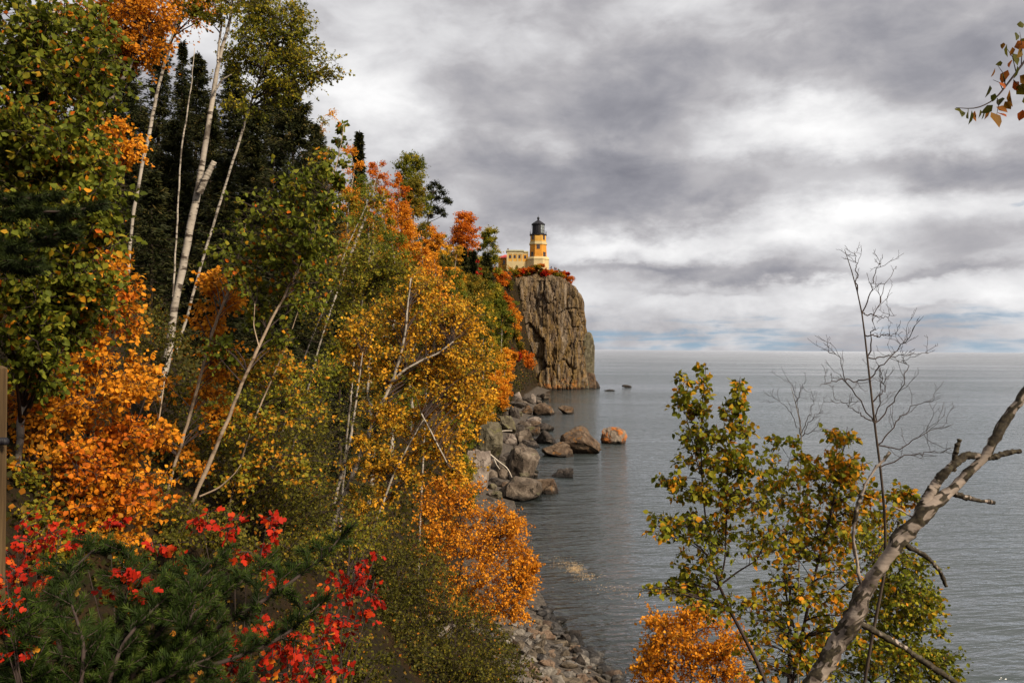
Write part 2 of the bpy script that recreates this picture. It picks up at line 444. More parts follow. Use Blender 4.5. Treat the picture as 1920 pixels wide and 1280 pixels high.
# ------------------------------------------------------------------ the cliff
def cliff():
    path = np.array([(-22, 250), (-9, 256), (-3.5, 259), (0, 260.5), (3.5, 259.6), (8, 261), (12, 260), (16.5, 260.4), (20.5, 261.3), (22.8, 263.2), (23.8, 267),
                     (24.4, 275), (23, 292), (26, 320), (30, 360)], float)
    d = np.concatenate([[0], np.cumsum(np.linalg.norm(np.diff(path, axis=0), axis=1))])
    step = 0.30
    fine = np.concatenate([np.arange(0, 70, step), np.arange(70, d[-1], 1.5)])
    p = np.stack([np.interp(fine, d, path[:, i]) for i in range(2)], 1)
    for _ in range(8): p[1:-1] = 0.25 * p[:-2] + 0.5 * p[1:-1] + 0.25 * p[2:]
    t = nrm(np.gradient(p, axis=0)); n = np.stack([t[:, 1], -t[:, 0]], 1)
    for _ in range(20): n[1:-1] = 0.25 * n[:-2] + 0.5 * n[1:-1] + 0.25 * n[2:]
    n = nrm(n)
    rim = np.interp(p[:, 0], [-22, -3, 4, 12, 17, 21, 23, 24], [36.5, 36.6, 36.9, 36.9, 36.2, 34.2, 32.6, 31.6])
    rim = rim + fbm(np.stack([fine * 0.25, fine * 0, fine * 0], 1), 3, 77) * 0.8
    zr = np.concatenate([np.arange(-3.0, 36.0, 0.38) / 36.0, [1.0]])
    nv = len(zr); nu = len(fine)
    U = np.broadcast_to(fine[None], (nv, nu)); Zv = zr[:, None] * rim[None]
    rng = np.random.default_rng(5)
    def columns(U, Zv, wmin, wmax, bh, seed, warp):
        Uw = U + warp * fbm(np.stack([U * 0.15, Zv * 0.07, U * 0], -1), 3, seed) + 0.04 * Zv
        e = np.cumsum(rng.uniform(wmin, wmax, 400)) - 8
        c = np.searchsorted(e, Uw)
        f = (Uw - e[np.clip(c - 1, 0, 399)]) / np.maximum(e[np.clip(c, 0, 399)] - e[np.clip(c - 1, 0, 399)], 0.1)
        hh = _hash(c, c * 0, c * 0, seed)
        bd = np.floor((Zv + 20 * hh) / (bh * (0.6 + 0.9 * _hash(c, c * 0 + 3, c * 0, seed)))).astype(np.int64)
        off = _hash(c, bd, c * 0 + 9, seed)
        edge = np.minimum(f, 1 - f)
        return off, edge
    def cells(U, Zv, su, sz, seed, warp):
        u = U * su + warp * fbm(np.stack([U * 0.2, Zv * 0.1, U * 0], -1), 3, seed); z = Zv * sz + warp * 0.8 * fbm(np.stack([U * 0.2, Zv * 0.12, U * 0 + 7], -1), 3, seed + 4)
        iu, iz = np.floor(u).astype(np.int64), np.floor(z).astype(np.int64)
        f1 = np.full(u.shape, 9.0); f2 = f1.copy(); off = np.zeros(u.shape); tl = np.zeros(u.shape)
        for du in (-1, 0, 1):
            for dz in (-1, 0, 1):
                a_, b_ = iu + du, iz + dz; zr_ = a_ * 0
                cu = a_ + _hash(a_, b_, zr_, seed); cz = b_ + _hash(a_, b_, zr_ + 5, seed)
                dd = np.sqrt((u - cu) ** 2 + (z - cz) ** 2); o_ = _hash(a_, b_, zr_ + 9, seed) + 0.5 * (z - cz) * (_hash(a_, b_, zr_ + 13, seed) - 0.3) + 0.6 * (u - cu) * (_hash(a_, b_, zr_ + 17, seed) - 0.5)
                m_ = dd < f1
                f2 = np.where(m_, f1, np.minimum(f2, dd)); off = np.where(m_, o_, off); f1 = np.where(m_, dd, f1)
        return off, f2 - f1
    b1, g1 = cells(U, Zv, 0.20, 0.085, 301, 0.55)
    b2, g2 = cells(U, Zv, 0.50, 0.13, 317, 0.7)
    o1, e1 = columns(U, Zv, 2.6, 7.5, 15.0, 3, 3.2)
    o2, e2 = columns(U, Zv, 0.8, 3.0, 6.0, 8, 2.2)
    o3, e3 = columns(U, Zv, 0.4, 1.2, 2.4, 21, 1.2)
    Pn = np.stack([U * 0.5, Zv * 0.22, U * 0], -1)
    soft = np.clip(0.5 + 1.2 * fbm(np.stack([U * 0.12, Zv * 0.10, U * 0 + 4], -1), 3, 71), 0.15, 1)
    disp = 2.0 * (b1 - 0.5) - 0.9 * np.exp(-g1 * 18) + 0.7 * (b2 - 0.5) - 0.18 * np.exp(-g2 * 14) + 0.9 * (o1 - 0.5) + 0.5 * (o2 - 0.5) * soft + 0.22 * (o3 - 0.5) * soft - 0.5 * np.exp(-e1 * 14) - 0.16 * np.exp(-e2 * 9) * soft
    disp = disp + 1.1 * fbm(np.stack([U * 0.22, Zv * 0.13, U * 0], -1), 3, 41)
    disp = disp + 0.45 * fbm(Pn, 5, 31) + 0.14 * fbm(Pn * 5, 3, 61)
    hz = Zv / 36.0
    disp = disp - 0.35 * hz + 0.4 * np.clip(1 - hz * 5, 0, 1)
    near_top = np.clip((rim[None] - Zv) / 3.5, 0, 1)
    disp = disp * (0.45 + 0.55 * near_top) - 0.8 * (1 - near_top) ** 2
    PX = p[None, :, 0] + n[None, :, 0] * disp; PY = p[None, :, 1] + n[None, :, 1] * disp
    rows = [np.stack([PX, PY, Zv], -1)]
    last = rows[0][-1]
    for k, (ins, up) in enumerate(((0.8, 0.35), (1.8, 0.8), (3.0, 1.3), (4.5, 1.9), (6.5, 2.4), (9.0, 2.9), (13.0, 3.0))):
        q = last.copy()
        q[:, :2] -= n * ins
        lump = fbm(np.stack([q[:, 0] * 0.4, q[:, 1] * 0.4, q[:, 0] * 0], -1), 4, 91)
        q[:, 2] += up + lump * 0.7
        q[:, 2] = np.minimum(q[:, 2], 40.6 + 0.2 * lump)
        rows.append(q[None])
    G = np.concatenate(rows, 0)
    a = Acc(); a.add(G, grid_faces(G.shape[0], G.shape[1]))
    m, nb, b = mat('cliff_rock', 0.95, 0.08)
    g = nb.new('ShaderNodeNewGeometry'); pos = g.outputs['Position']
    vs = nb.vmul(pos, (0.55, 0.55, 0.07))
    n1 = nb.noise(vs, 1.0, 8, 0.65, 0.7); n2 = nb.noise(nb.vmul(pos, (1.6, 1.6, 0.35)), 1.0, 7, 0.7, 0.4)
    n3 = nb.noise(nb.vadd(vs, (40, 3, 9)), 1.5, 8, 0.65, 0.8); n4 = nb.noise(nb.vmul(pos, (0.18, 0.18, 0.12)), 1.0, 5, 0.6, 0.5)
    col = nb.ramp(nb.add(nb.mul(n1, 0.62), nb.mul(n2, 0.42)), [(0.36, (0.024, 0.016, 0.011)), (0.46, (0.085, 0.056, 0.036)), (0.56, (0.162, 0.120, 0.083)), (0.68, (0.31, 0.25, 0.185))])
    zz = nb.xyz(pos)[2]
    och = nb.mul(nb.step(n3, 0.42, 0.62), nb.sub(1.0, nb.mul(nb.step(zz, 14.0, 34.0), 0.45)))
    col = nb.mix(nb.mul(och, 0.72), col, (0.20, 0.118, 0.030))
    col = nb.mix(nb.mul(nb.step(n4, 0.50, 0.66), 0.35), col, (0.14, 0.095, 0.04))
    blk = nb.noise(nb.vadd(vs, (11, 23, 5)), 1.9, 6, 0.6, 0.5)
    col = nb.mix(nb.mul(nb.step(blk, 0.56, 0.68), 0.75), col, (0.028, 0.025, 0.023))
    ck = cracks(nb, nb.vmul(pos, (0.5, 0.5, 0.16)), 1.0, 0.05, 0.9)
    col = nb.mix(nb.mul(ck, 0.35), col, (0.018, 0.013, 0.010))
    orl = nb.noise(nb.vmul(pos, (0.35, 0.35, 0.5)), 1.0, 6, 0.65, 0.6)
    col = nb.mix(nb.mul(nb.mul(nb.step(orl, 0.50, 0.60), nb.step(zz, 5.5, 1.0)), 0.75), col, (0.33, 0.12, 0.025))
    col = nb.mix(nb.mul(nb.step(nb.add(zz, nb.mul(nb.sub(n2, 0.5), 1.6)), 1.1, 0.4), 0.9), col, (0.012, 0.011, 0.010))
    nb.put(b.inputs['Base Color'], col)
    nb.put(b.inputs['Normal'], nb.bump(nb.sub(nb.add(nb.mul(n1, 1.0), nb.mul(n2, 1.0)), nb.mul(ck, 0.5)), 1.0, 0.7))
    tag(a.build('cliff_headland', m, smooth=False), kind='structure')
    return m
m_cliff = cliff()

# ------------------------------------------------------------------ boulders
_ico = {}
def ico(sub):
    if sub not in _ico:
        import bmesh
        bm = bmesh.new(); bmesh.ops.create_icosphere(bm, subdivisions=sub, radius=1.0)
        bm.verts.ensure_lookup_table()
        _ico[sub] = (np.array([v.co[:] for v in bm.verts]), np.array([[v.index for v in f.verts] for f in bm.faces]))
        bm.free()
    return _ico[sub]
def rock_shape(rng, rad, sub=4, cuts=11, angular=0.75, rough=0.10):
    V, F = ico(sub); V = V.copy()
    for k in range(cuts):
        d = nrm(rng.normal(size=3)); off = rng.uniform(angular - 0.18, angular + 0.12)
        s = V @ d - off
        V = V - np.maximum(s, 0)[:, None] * d[None] * 0.94
    sd = int(rng.integers(1000))
    V = V * (1 + rough * 1.5 * fbm(V * 1.6, 4, sd))[:, None] + nrm(V) * (rough * 0.9 * fbm(V * 5, 4, sd + 50))[:, None]
    return V * np.asarray(rad)[None], F
def rot_z(a):
    c, s = math.cos(a), math.sin(a); return np.array([[c, -s, 0], [s, c, 0], [0, 0, 1]])
def rot_y(a):
    c, s = math.cos(a), math.sin(a); return np.array([[c, 0, s], [0, 1, 0], [-s, 0, c]])
ROCKS = dict(
    grey=rock_mat('granite_grey', (0.020, 0.015, 0.011), (0.080, 0.060, 0.045), (0.195, 0.155, 0.12), 0.9, (0.09, 0.085, 0.045), 0.60),
    brown=rock_mat('granite_brown', (0.018, 0.012, 0.008), (0.070, 0.045, 0.029), (0.165, 0.118, 0.08), 0.9, (0.17, 0.075, 0.018), 0.56),
    pink=rock_mat('granite_pale', (0.06, 0.046, 0.038), (0.165, 0.13, 0.108), (0.29, 0.24, 0.20), 1.0, None, 0.6),
    dark=rock_mat('granite_dark', (0.012, 0.009, 0.008), (0.038, 0.030, 0.025), (0.095, 0.077, 0.063), 0.9, None, 0.6),
    olive=rock_mat('granite_mossy', (0.025, 0.021, 0.013), (0.08, 0.066, 0.042), (0.16, 0.137, 0.095), 0.9, (0.11, 0.098, 0.04), 0.54),
    orange=rock_mat('granite_orange_lichen', (0.06, 0.045, 0.035), (0.16, 0.12, 0.09), (0.28, 0.23, 0.18), 0.5, (0.38, 0.11, 0.012), 0.475))
def boulder(x0, y0, x1, y1, kind, label, seed, tilt=0.0, deep=0.85, land=False, cuts=15, ang=0.64, name='boulder', sub=4, group='boulders along the shore', cat='boulder', boxy=False):
    """A boulder whose outline fills photo box x0..x1, y0..y1, standing where its foot meets the ground or the water."""
    rng = np.random.default_rng(seed)
    xc = 0.5 * (x0 + x1)
    b = hit(xc, y1)
    Y = b[1]; s = Y / F_PX
    w = (x1 - x0) * s * 0.5 * 1.08; h = (y1 - y0) * s
    top = P(xc, y0, Y)[2]; base = b[2]
    hh = max(top - base, 0.3)
    V, F = rock_shape(rng, (1, 1, 1), sub, cuts, ang)
    V = V / np.abs(V).max(axis=0)[None]
    if boxy: V = np.sign(V) * np.abs(V) ** 0.55
    V = V @ rot_z(0.3 if boxy else rng.uniform(0, 6.28)).T
    V = V / np.abs(V).max(axis=0)[None]
    V = V @ rot_y(tilt).T
    V = V * np.array([w / np.abs(V[:, 0]).max(), w * deep / np.abs(V[:, 1]).max(), 1.0])
    vz = (V[:, 2] - V[:, 2].min()) / (V[:, 2].max() - V[:, 2].min())
    bury = 0.30
    V[:, 2] = base + hh * ((vz - bury) / (1 - bury))
    V[:, 0] += b[0]; V[:, 1] += Y + w * deep * 0.55
    a = Acc(); a.add(V - np.array([b[0], Y, base]), F)
    o = a.build(name, ROCKS[kind], smooth=False); o.location = (b[0], Y, base)
    return tag(o, label, cat, group)

BOULDERS = [
    (1042, 800, 1126, 851, 'brown', 'largest rounded brown boulder standing in the lake, rust stained on its left face', 0.10),
    (1116, 800, 1176, 832, 'orange', 'peaked boulder capped with bright orange lichen, farthest out in the lake', 0.0),
    (1013, 829, 1075, 856, 'brown', 'low humped rock in the water just in front of the largest brown boulder', 0.25),
    (1003, 806, 1042, 832, 'dark', 'dark wet block touching the left side of the largest brown boulder', 0.0),
    (1048, 760, 1076, 776, 'brown', 'small dark rock alone in the brown water below the cliff', 0.2),
    (1036, 879, 1083, 895, 'dark', 'flat dark slab barely above the water right of the slanted shore boulder', 0.1),
    (935, 833, 1010, 899, 'grey', 'big grey boulder slanting down into the water, speckled pale along its ridge', 0.45),
    (870, 842, 926, 914, 'pink', 'tall pale pinkish slab leaning beside the orange bush', 0.35),
    (876, 790, 940, 857, 'olive', 'long mossy grey slab sloping down from under the golden trees', 0.5),
    (924, 893, 1015, 938, 'grey', 'broad flat topped boulder nearest the orange bush at the water edge', 0.15),
    (998, 898, 1048, 926, 'brown', 'smooth dark brown wedge of rock at the water edge right of the flat topped boulder', 0.1),
    (965, 803, 996, 834, 'grey', 'upright grey block behind the big slanting boulder', 0.0),
    (944, 813, 969, 834, 'pink', 'small pale angular block between two grey boulders', 0.0),
    (924, 779, 968, 810, 'olive', 'wide mossy boulder above the bleached branch', 0.1),
    (965, 789, 997, 809, 'grey', 'squat grey boulder right of the wide mossy boulder', 0.0),
    (985, 781, 1015, 799, 'pink', 'small boulder with a pale pointed top near the cove', 0.2),
    (1000, 793, 1041, 809, 'dark', 'long low dark rock reaching into the cove', 0.1),
    (1000, 755, 1039, 778, 'brown', 'reddish brown boulder by the cove below the cliff', 0.2),
    (991, 738, 1005, 755, 'pink', 'small upright pale stone at the foot of the cliff', 0.0),
    (960, 734, 978, 751, 'pink', 'rounded pale stone beside the rust coloured bushes at the cliff foot', 0.0),
    (1013, 737, 1030, 749, 'grey', 'small flat stone at the cliff foot by the brown water', 0.0),
    (922, 867, 951, 896, 'grey', 'angular grey block wedged between the pale slab and the slanting boulder', 0.2),
    (971, 885, 992, 902, 'olive', 'small square block under the slanting boulder', 0.0),
    (950, 762, 975, 782, 'dark', 'dark rock half under the rust coloured bushes', 0.0),
    (975, 760, 1000, 776, 'brown', 'brown rock left of the reddish boulder by the cove', 0.1),
    (1090, 696, 1118, 729, 'brown', 'square block of rock leaning on the right foot of the cliff', 0.0),
    (1086, 622, 1115, 729, 'olive', 'tall narrow rock buttress standing against the right edge of the cliff', 0.0),
    (1116, 714, 1125, 728, 'dark', 'small dark stump of rock at the far right foot of the cliff', 0.0),
]
for i, (x0, y0, x1, y1, k, lab, tl) in enumerate(BOULDERS):
    boulder(x0, y0, x1, y1, k, lab, 100 + i, tl, name='rock_buttress' if 'buttress' in lab else 'boulder', cat='rock' if 'buttress' in lab else 'boulder', group=None if 'buttress' in lab else 'boulders along the shore', boxy='buttress' in lab or 'square block' in lab)
boulder(1166, 721, 1185, 725, 'dark', 'low dark rock just breaking the surface, out in the open lake', 301, 0.0, 0.5, name='reef_rock')
boulder(1129, 730, 1153, 733, 'dark', 'thin dark ledge awash right of the cliff foot', 302, 0.0, 0.5, name='reef_rock')

# small rocks packed between the boulders
rng = np.random.default_rng(77)
n_ = 0
while n_ < 78:
    px = rng.uniform(905, 1045); py = rng.uniform(738, 900)
    if n_ >= 48: px, py = rng.uniform(862, 975), rng.uniform(895, 990)
    elif px > 960 + (py < 770) * 60 + (py >= 770) * 45 or px < 880 + (900 - py) * 0.25: continue
    w = rng.uniform(7, 18)
    boulder(px - w, py - w * rng.uniform(0.7, 1.2), px + w, py, rng.choice(['grey', 'dark', 'brown', 'olive', 'dark']),
            'broken rock in the jumble between the big shore boulders', 1000 + n_, rng.uniform(-0.2, 0.3), 0.8, name='shore_rock', sub=3,
            group='small rocks between the shore boulders', cat='rock')
    n_ += 1

# the stony beach below the camera
protos = []
for k in range(12):
    V, F = rock_shape(np.random.default_rng(500 + k), (1.0, 0.72, 0.5), 3, 12, 0.66, 0.04)
    acc = Acc(); acc.add(V, F); protos.append(acc.mesh('beach_stone', smooth=False))
STONE = [rock_mat('beach_stone_%s' % n, d, m_, l, 2.5, None, 0.6, wet=True, bump=0.35, speck=5) for n, d, m_, l in (
    ('tan', (0.035, 0.027, 0.019), (0.085, 0.065, 0.045), (0.165, 0.13, 0.092)), ('grey', (0.03, 0.026, 0.024), (0.085, 0.074, 0.066), (0.18, 0.16, 0.14)),
    ('rust', (0.05, 0.032, 0.022), (0.12, 0.078, 0.052), (0.21, 0.15, 0.105)), ('pale', (0.06, 0.05, 0.04), (0.135, 0.115, 0.094), (0.24, 0.21, 0.175)))]
WORDS = ('tan beach stone', 'grey beach stone', 'rust brown beach stone', 'pale beach stone')
rng = np.random.default_rng(9)
for i in range(290):
    if i < 250:
        px = rng.uniform(925, 1190); py = rng.uniform(1155, 1290)
        edge = np.interp(py, [1150, 1180, 1225, 1280, 1300], [985, 1055, 1095, 1160, 1190])
        if px > edge + rng.normal() * 10: px = edge - abs(rng.normal()) * 70
    else:
        py = rng.uniform(1140, 1290); px = np.interp(py, [1130, 1180, 1225, 1280], [1000, 1050, 1090, 1160]) + rng.uniform(-15, 22)
    b_ = hit(px, py)
    k = int(rng.integers(4)) if i < 250 else 1
    r_ = (0.14 + 0.34 * rng.random() ** 2.2) if i < 250 else rng.uniform(0.2, 0.5)
    o = bpy.data.objects.new('beach_stone', protos[int(rng.integers(12))]); COL.objects.link(o)
    if not o.data.materials: o.data.materials.append(STONE[k])
    o.material_slots[0].link = 'OBJECT'; o.material_slots[0].material = STONE[k]
    o.scale = (r_ * rng.uniform(0.9, 1.4), r_, r_ * rng.uniform(0.7, 1.2)); o.rotation_euler = (rng.uniform(-.5, .5), rng.uniform(-.5, .5), rng.uniform(0, 6.3))
    o.location = (b_[0], b_[1], max(ground(b_[0], b_[1]), -0.15) + r_ * 0.18)
    tag(o, WORDS[k] + ' in the shingle at the bottom of the slope', 'stone', 'stones on the beach')
for (x0, y0, x1, y1, lab) in ((1068, 1183, 1092, 1203, 'rounded dark wet rock standing in the shallows off the stony beach'),
                              (1050, 1189, 1072, 1207, 'smaller dark rock beside the rounded wet rock off the stony beach'),
                              (1072, 1213, 1098, 1230, 'black wet rock at the lapping edge of the stony beach'),
                              (1078, 1228, 1098, 1246, 'cracked dark rock on the stony beach, nearest the black wet rock')):
    boulder(x0, y0, x1, y1, 'dark', lab, int(x0), 0.1, 0.9, name='shore_rock', sub=3, group='dark rocks off the stony beach', cat='rock')

# driftwood
m_drift = plain('bleached_wood', (0.42, 0.36, 0.29), 0.8, var=0.25, scale=6)
def drift(pts, Y, w0, w1, label):
    q = np.array([P(x, y, Y + dy) for x, y, dy in pts]); s = Y / F_PX
    qq, rr = poly_resample(q, np.linspace(w0, w1, len(q)) * s * 0.5, 14)
    b0 = q[0].copy(); a = Acc(); tubes(a, qq - b0, rr, 6)
    o = a.build('driftwood_branch', m_drift); o.location = b0
    tag(o, label, 'driftwood', 'driftwood among the boulders')
drift(((919, 822, 1.0), (933, 811, 0), (942, 807, -0.5), (960, 807, 0.6)), 96, 2.6, 1.6, 'pale curved driftwood branch lying below the wide mossy boulder')
drift(((914, 847, 0), (935, 865, -0.6), (952, 877, -1.0), (960, 895, -1.2)), 75, 2.8, 1.6, 'straight grey driftwood pole lying across the pale slab')
drift(((927, 861, 0), (931, 871, -0.6), (937, 879, -1.0)), 74.4, 2.2, 1.2, 'short driftwood stick forking below the straight pole')

# leaves floating off the beach
a = Acc(); rng = np.random.default_rng(4)
for (px, py, sx, sy, n) in ((1080, 1067, 8, 4, 420), (1062, 1058, 14, 4, 120), (1100, 1080, 14, 4, 130), (1140, 1103, 22, 6, 50), (1175, 1118, 24, 8, 24), (1050, 1095, 26, 10, 16), (1035, 1048, 16, 4, 30)):
    for _ in range(n):
        q = hit(px + rng.normal() * sx, py + rng.normal() * sy)
        r_ = rng.uniform(0.02, 0.042); an = rng.uniform(0, 6.3); c, s = math.cos(an) * r_, math.sin(an) * r_
        z_ = 0.008 + 0.004 * rng.random()
        a.add([(q[0] + c, q[1] + s, z_), (q[0] - s * .7, q[1] + c * .7, z_), (q[0] - c, q[1] - s, z_), (q[0] + s * .7, q[1] - c * .7, z_)], np.array([[0, 1, 2, 3]]), rng.random())
m_float = leaf_mat('floating_leaves', [(0, (0.5, 0.25, 0.06)), (0.5, (0.62, 0.42, 0.2)), (1, (0.66, 0.52, 0.34))], 0.0)
tag(a.build('floating_leaves', m_float), 'tan fallen leaves drifting in a line on the lake', None, None, 'stuff')
import bmesh
# ------------------------------------------------------------------ lighthouse and the buildings on the headland
ZS = 270.0 / F_PX / 8.535                     # metres per enlarged pixel at the tower
def zp(zx, zy, Y=270.0): return P(920 + zx / 8.535, 390 + zy / 8.535, Y)
m_brick = plain('yellow_brick', (0.45, 0.185, 0.02), 0.85, var=0.18, scale=1.2)
m_brick2 = plain('pale_yellow_brick', (0.46, 0.245, 0.045), 0.85, var=0.14, scale=1.2)
m_cream = plain('cream_concrete', (0.43, 0.33, 0.165), 0.8, var=0.12, scale=0.8)
m_black = plain('black_iron', (0.010, 0.009, 0.012), 0.6, 0.2, var=0.3)
m_dark = plain('dark_window_glass', (0.02, 0.02, 0.025), 0.15, 0.6)
m_redroof = plain('red_shingles', (0.45, 0.06, 0.045), 0.8, var=0.25, scale=2.0)
m_brown = plain('brown_chimney_brick', (0.13, 0.07, 0.045), 0.9)
m_pane, nb, b = mat('lantern_glass', 0.08, 0.6)
b.inputs['Base Color'].default_value = (0.75, 0.8, 0.78, 1); b.inputs['Transmission Weight'].default_value = 0.75
lc = zp(757, 920); LX, LY, LZ = lc
def H(zy): return LZ + (920 - zy) * ZS
def octa(acc, prof, n=8, rot=0.0, cx=LX, cy=LY):
    """prof: list of (apothem, z); closed top and bottom."""
    k = 1.0 / math.cos(math.pi / n); V = []
    for a_, z_ in prof:
        for j in range(n):
            t = -math.pi / 2 + rot + math.pi / n + 2 * math.pi * j / n
            V.append((cx + a_ * k * math.cos(t), cy + a_ * k * math.sin(t), z_))
    m_ = len(prof); F = []
    for i in range(m_ - 1):
        for j in range(n):
            F.append([i * n + j, i * n + (j + 1) % n, (i + 1) * n + (j + 1) % n, (i + 1) * n + j])
    acc.add(V, [np.array(F), np.array([[(m_ - 1) * n + j for j in range(n)]]), np.array([[j for j in range(n)][::-1]])])
lh = thing('lighthouse', 'octagonal yellow brick lighthouse with a black lantern room on top of the cliff', 'lighthouse', (LX, LY, 40.0))
def octo(name, prof, m_, n=8, rot=0.0, parent=lh):
    a = Acc(); octa(a, prof, n, rot); return a.build(name, m_, parent, smooth=False)
octo('plinth', [(3.66, 38.5), (3.6, H(835))], m_cream)
octo('plinth_ledge', [(3.72, H(835)), (3.72, H(822)), (3.35, H(790)), (3.0, H(788))], m_cream)
octo('tower_wall', [(2.93, H(788)), (2.74, H(592))], m_brick)
octo('belt_course', [(2.98, H(592)), (2.98, H(572)), (2.82, H(568)), (2.82, H(545))], m_cream)
octo('upper_wall', [(2.66, H(545)), (2.60, H(448))], m_brick2)
octo('gallery_deck', [(2.66, H(448)), (2.9, H(440)), (2.9, H(424)), (2.7, H(422))], m_black, 16)
octo('lantern_wall', [(2.05, H(422)), (2.05, H(408))], m_black, 16)
octo('lantern_roof', [(2.28, H(270)), (2.28, H(258)), (1.55, H(232)), (0.85, H(210)), (0.40, H(196)), (0.28, H(188))], m_black, 16)
octo('ventilator_ball', [(0.22, H(188)), (0.38, H(176)), (0.42, H(162)), (0.34, H(148)), (0.1, H(140))], m_black, 12)
octo('lightning_rod', [(0.035, H(140)), (0.02, H(100))], m_black, 6)
# lantern drum: solid dark panels to landward, glazing to the lake
a = Acc(); n = 16; r_ = 2.02
for j in range(n):
    t0, t1 = (2 * math.pi * j / n - math.pi / 2, 2 * math.pi * (j + 1) / n - math.pi / 2)
    if 1 <= j <= 6: continue
    V = [(LX + rr * math.cos(t), LY + rr * math.sin(t), z_) for rr in (r_, r_ - 0.08) for t in (t0, t1) for z_ in (H(408), H(270))]
    a.add(V, np.array([[0, 2, 3, 1], [4, 5, 7, 6], [0, 1, 5, 4], [2, 6, 7, 3], [1, 3, 7, 5], [0, 4, 6, 2]]))
a.build('lantern_panel', m_black, lh, smooth=False)
a = Acc()
for j in range(1, 7):
    t0, t1 = (2 * math.pi * j / n - math.pi / 2, 2 * math.pi * (j + 1) / n - math.pi / 2)
    V = [(LX + rr * math.cos(t), LY + rr * math.sin(t), z_) for rr in (r_, r_ - 0.04) for t in (t0, t1) for z_ in (H(408), H(270))]
    a.add(V, np.array([[0, 2, 3, 1], [4, 5, 7, 6], [0, 1, 5, 4], [2, 6, 7, 3]]))
gz_ = a.build('lantern_glazing', m_pane, lh, smooth=False)
a = Acc()
for j in range(1, 8):
    t = 2 * math.pi * j / n - math.pi / 2
    tubes(a, [[LX + 2.06 * math.cos(t), LY + 2.06 * math.sin(t), H(408)], [LX + 2.06 * math.cos(t), LY + 2.06 * math.sin(t), H(270)]], [0.05, 0.05], 4)
for zz in (362, 316):
    tt = np.linspace(2 * math.pi * 1 / n, 2 * math.pi * 7 / n, 13) - math.pi / 2
    tubes(a, np.stack([LX + 2.06 * np.cos(tt), LY + 2.06 * np.sin(tt), tt * 0 + H(zz)], 1), np.full(13, 0.04), 4)
a.build('glazing_bars', m_black, gz_, smooth=False)
octo('lens', [(0.5, H(408)), (0.75, H(385)), (0.8, H(340)), (0.5, H(300)), (0.1, H(285))], m_pane, 12)
a = Acc()
tt = np.linspace(0, 2 * np.pi, 33)
for hz in (0.45, 0.95):
    tubes(a, np.stack([LX + 2.82 * np.cos(tt), LY + 2.82 * np.sin(tt), tt * 0 + H(424) + hz], 1), np.full(33, 0.03), 4)
for t in tt[:-1:2]:
    tubes(a, [[LX + 2.82 * math.cos(t), LY + 2.82 * math.sin(t), H(424)], [LX + 2.82 * math.cos(t), LY + 2.82 * math.sin(t), H(424) + 0.98]], [0.03, 0.03], 4)
a.build('gallery_railing', m_black, lh, smooth=False)
a = Acc()
for dy in (-0.2, 0.2):
    tubes(a, [[LX - 2.75, LY + dy, H(424)], [LX - 2.2, LY + dy, H(270)]], [0.035, 0.035], 4)
for k in range(9):
    u = (k + 0.5) / 9; x_ = LX - 2.75 + 0.55 * u; z_ = lerp(H(424), H(270), u)
    tubes(a, [[x_, LY - 0.2, z_], [x_, LY + 0.2, z_]], [0.025, 0.025], 4)
a.build('lantern_ladder', m_black, lh, smooth=False)
def facet_window(k, apo, z0, z1, w, arch=False):
    t = -math.pi / 2 + k * math.pi / 4
    nx, ny = math.cos(t), math.sin(t); tx, ty = -ny, nx
    M = np.array([[tx, nx, 0, LX + nx * apo], [ty, ny, 0, LY + ny * apo], [0, 0, 1, 0]])
    zt = z1 - (w * 0.35 if arch else 0)
    a = Acc(); box(a, (-w / 2 - 0.12, -0.1, z0 - 0.12), (w / 2 + 0.12, 0.10, z0), 0.5, M)
    box(a, (-w / 2 - 0.1, -0.1, z0), (-w / 2, 0.06, z1), 0.5, M); box(a, (w / 2, -0.1, z0), (w / 2 + 0.1, 0.06, z1), 0.5, M)
    box(a, (-w / 2 - 0.1, -0.1, z1), (w / 2 + 0.1, 0.06, z1 + 0.1), 0.5, M)
    box(a, (-0.04, 0.035, z0), (0.04, 0.055, zt), 0.5, M); box(a, (-w / 2, 0.035, (z0 + zt) / 2 - 0.03), (w / 2, 0.052, (z0 + zt) / 2 + 0.03), 0.5, M)
    fr = a.build('window', m_brown, lh, smooth=False)
    a = Acc()
    nseg = 7 if arch else 1
    V = [(-w / 2, 0.03, z0), (w / 2, 0.03, z0)]
    if arch: V += [(w / 2 * math.cos(q), 0.03, zt + w * 0.35 * math.sin(q)) for q in np.linspace(0, math.pi, nseg)]
    else: V += [(w / 2, 0.03, z1), (-w / 2, 0.03, z1)]
    V = np.array(V); V2 = V.copy(); V2[:, 1] = -0.06
    nV = len(V); V = np.concatenate([V, V2]) @ M[:, :3].T + M[:, 3]
    sides = np.array([[i, (i + 1) % nV, nV + (i + 1) % nV, nV + i] for i in range(nV)])
    a.add(V, [np.array([list(range(nV))]), sides])
    a.build('pane', m_dark, fr, smooth=False)
for k in (-1, 1): facet_window(k, 2.63, H(512), H(452), 0.72)
facet_window(0, 2.79, H(662), H(595), 0.85)
for k in (-1, 1): facet_window(k, 2.90, H(785), H(718), 1.05, True)

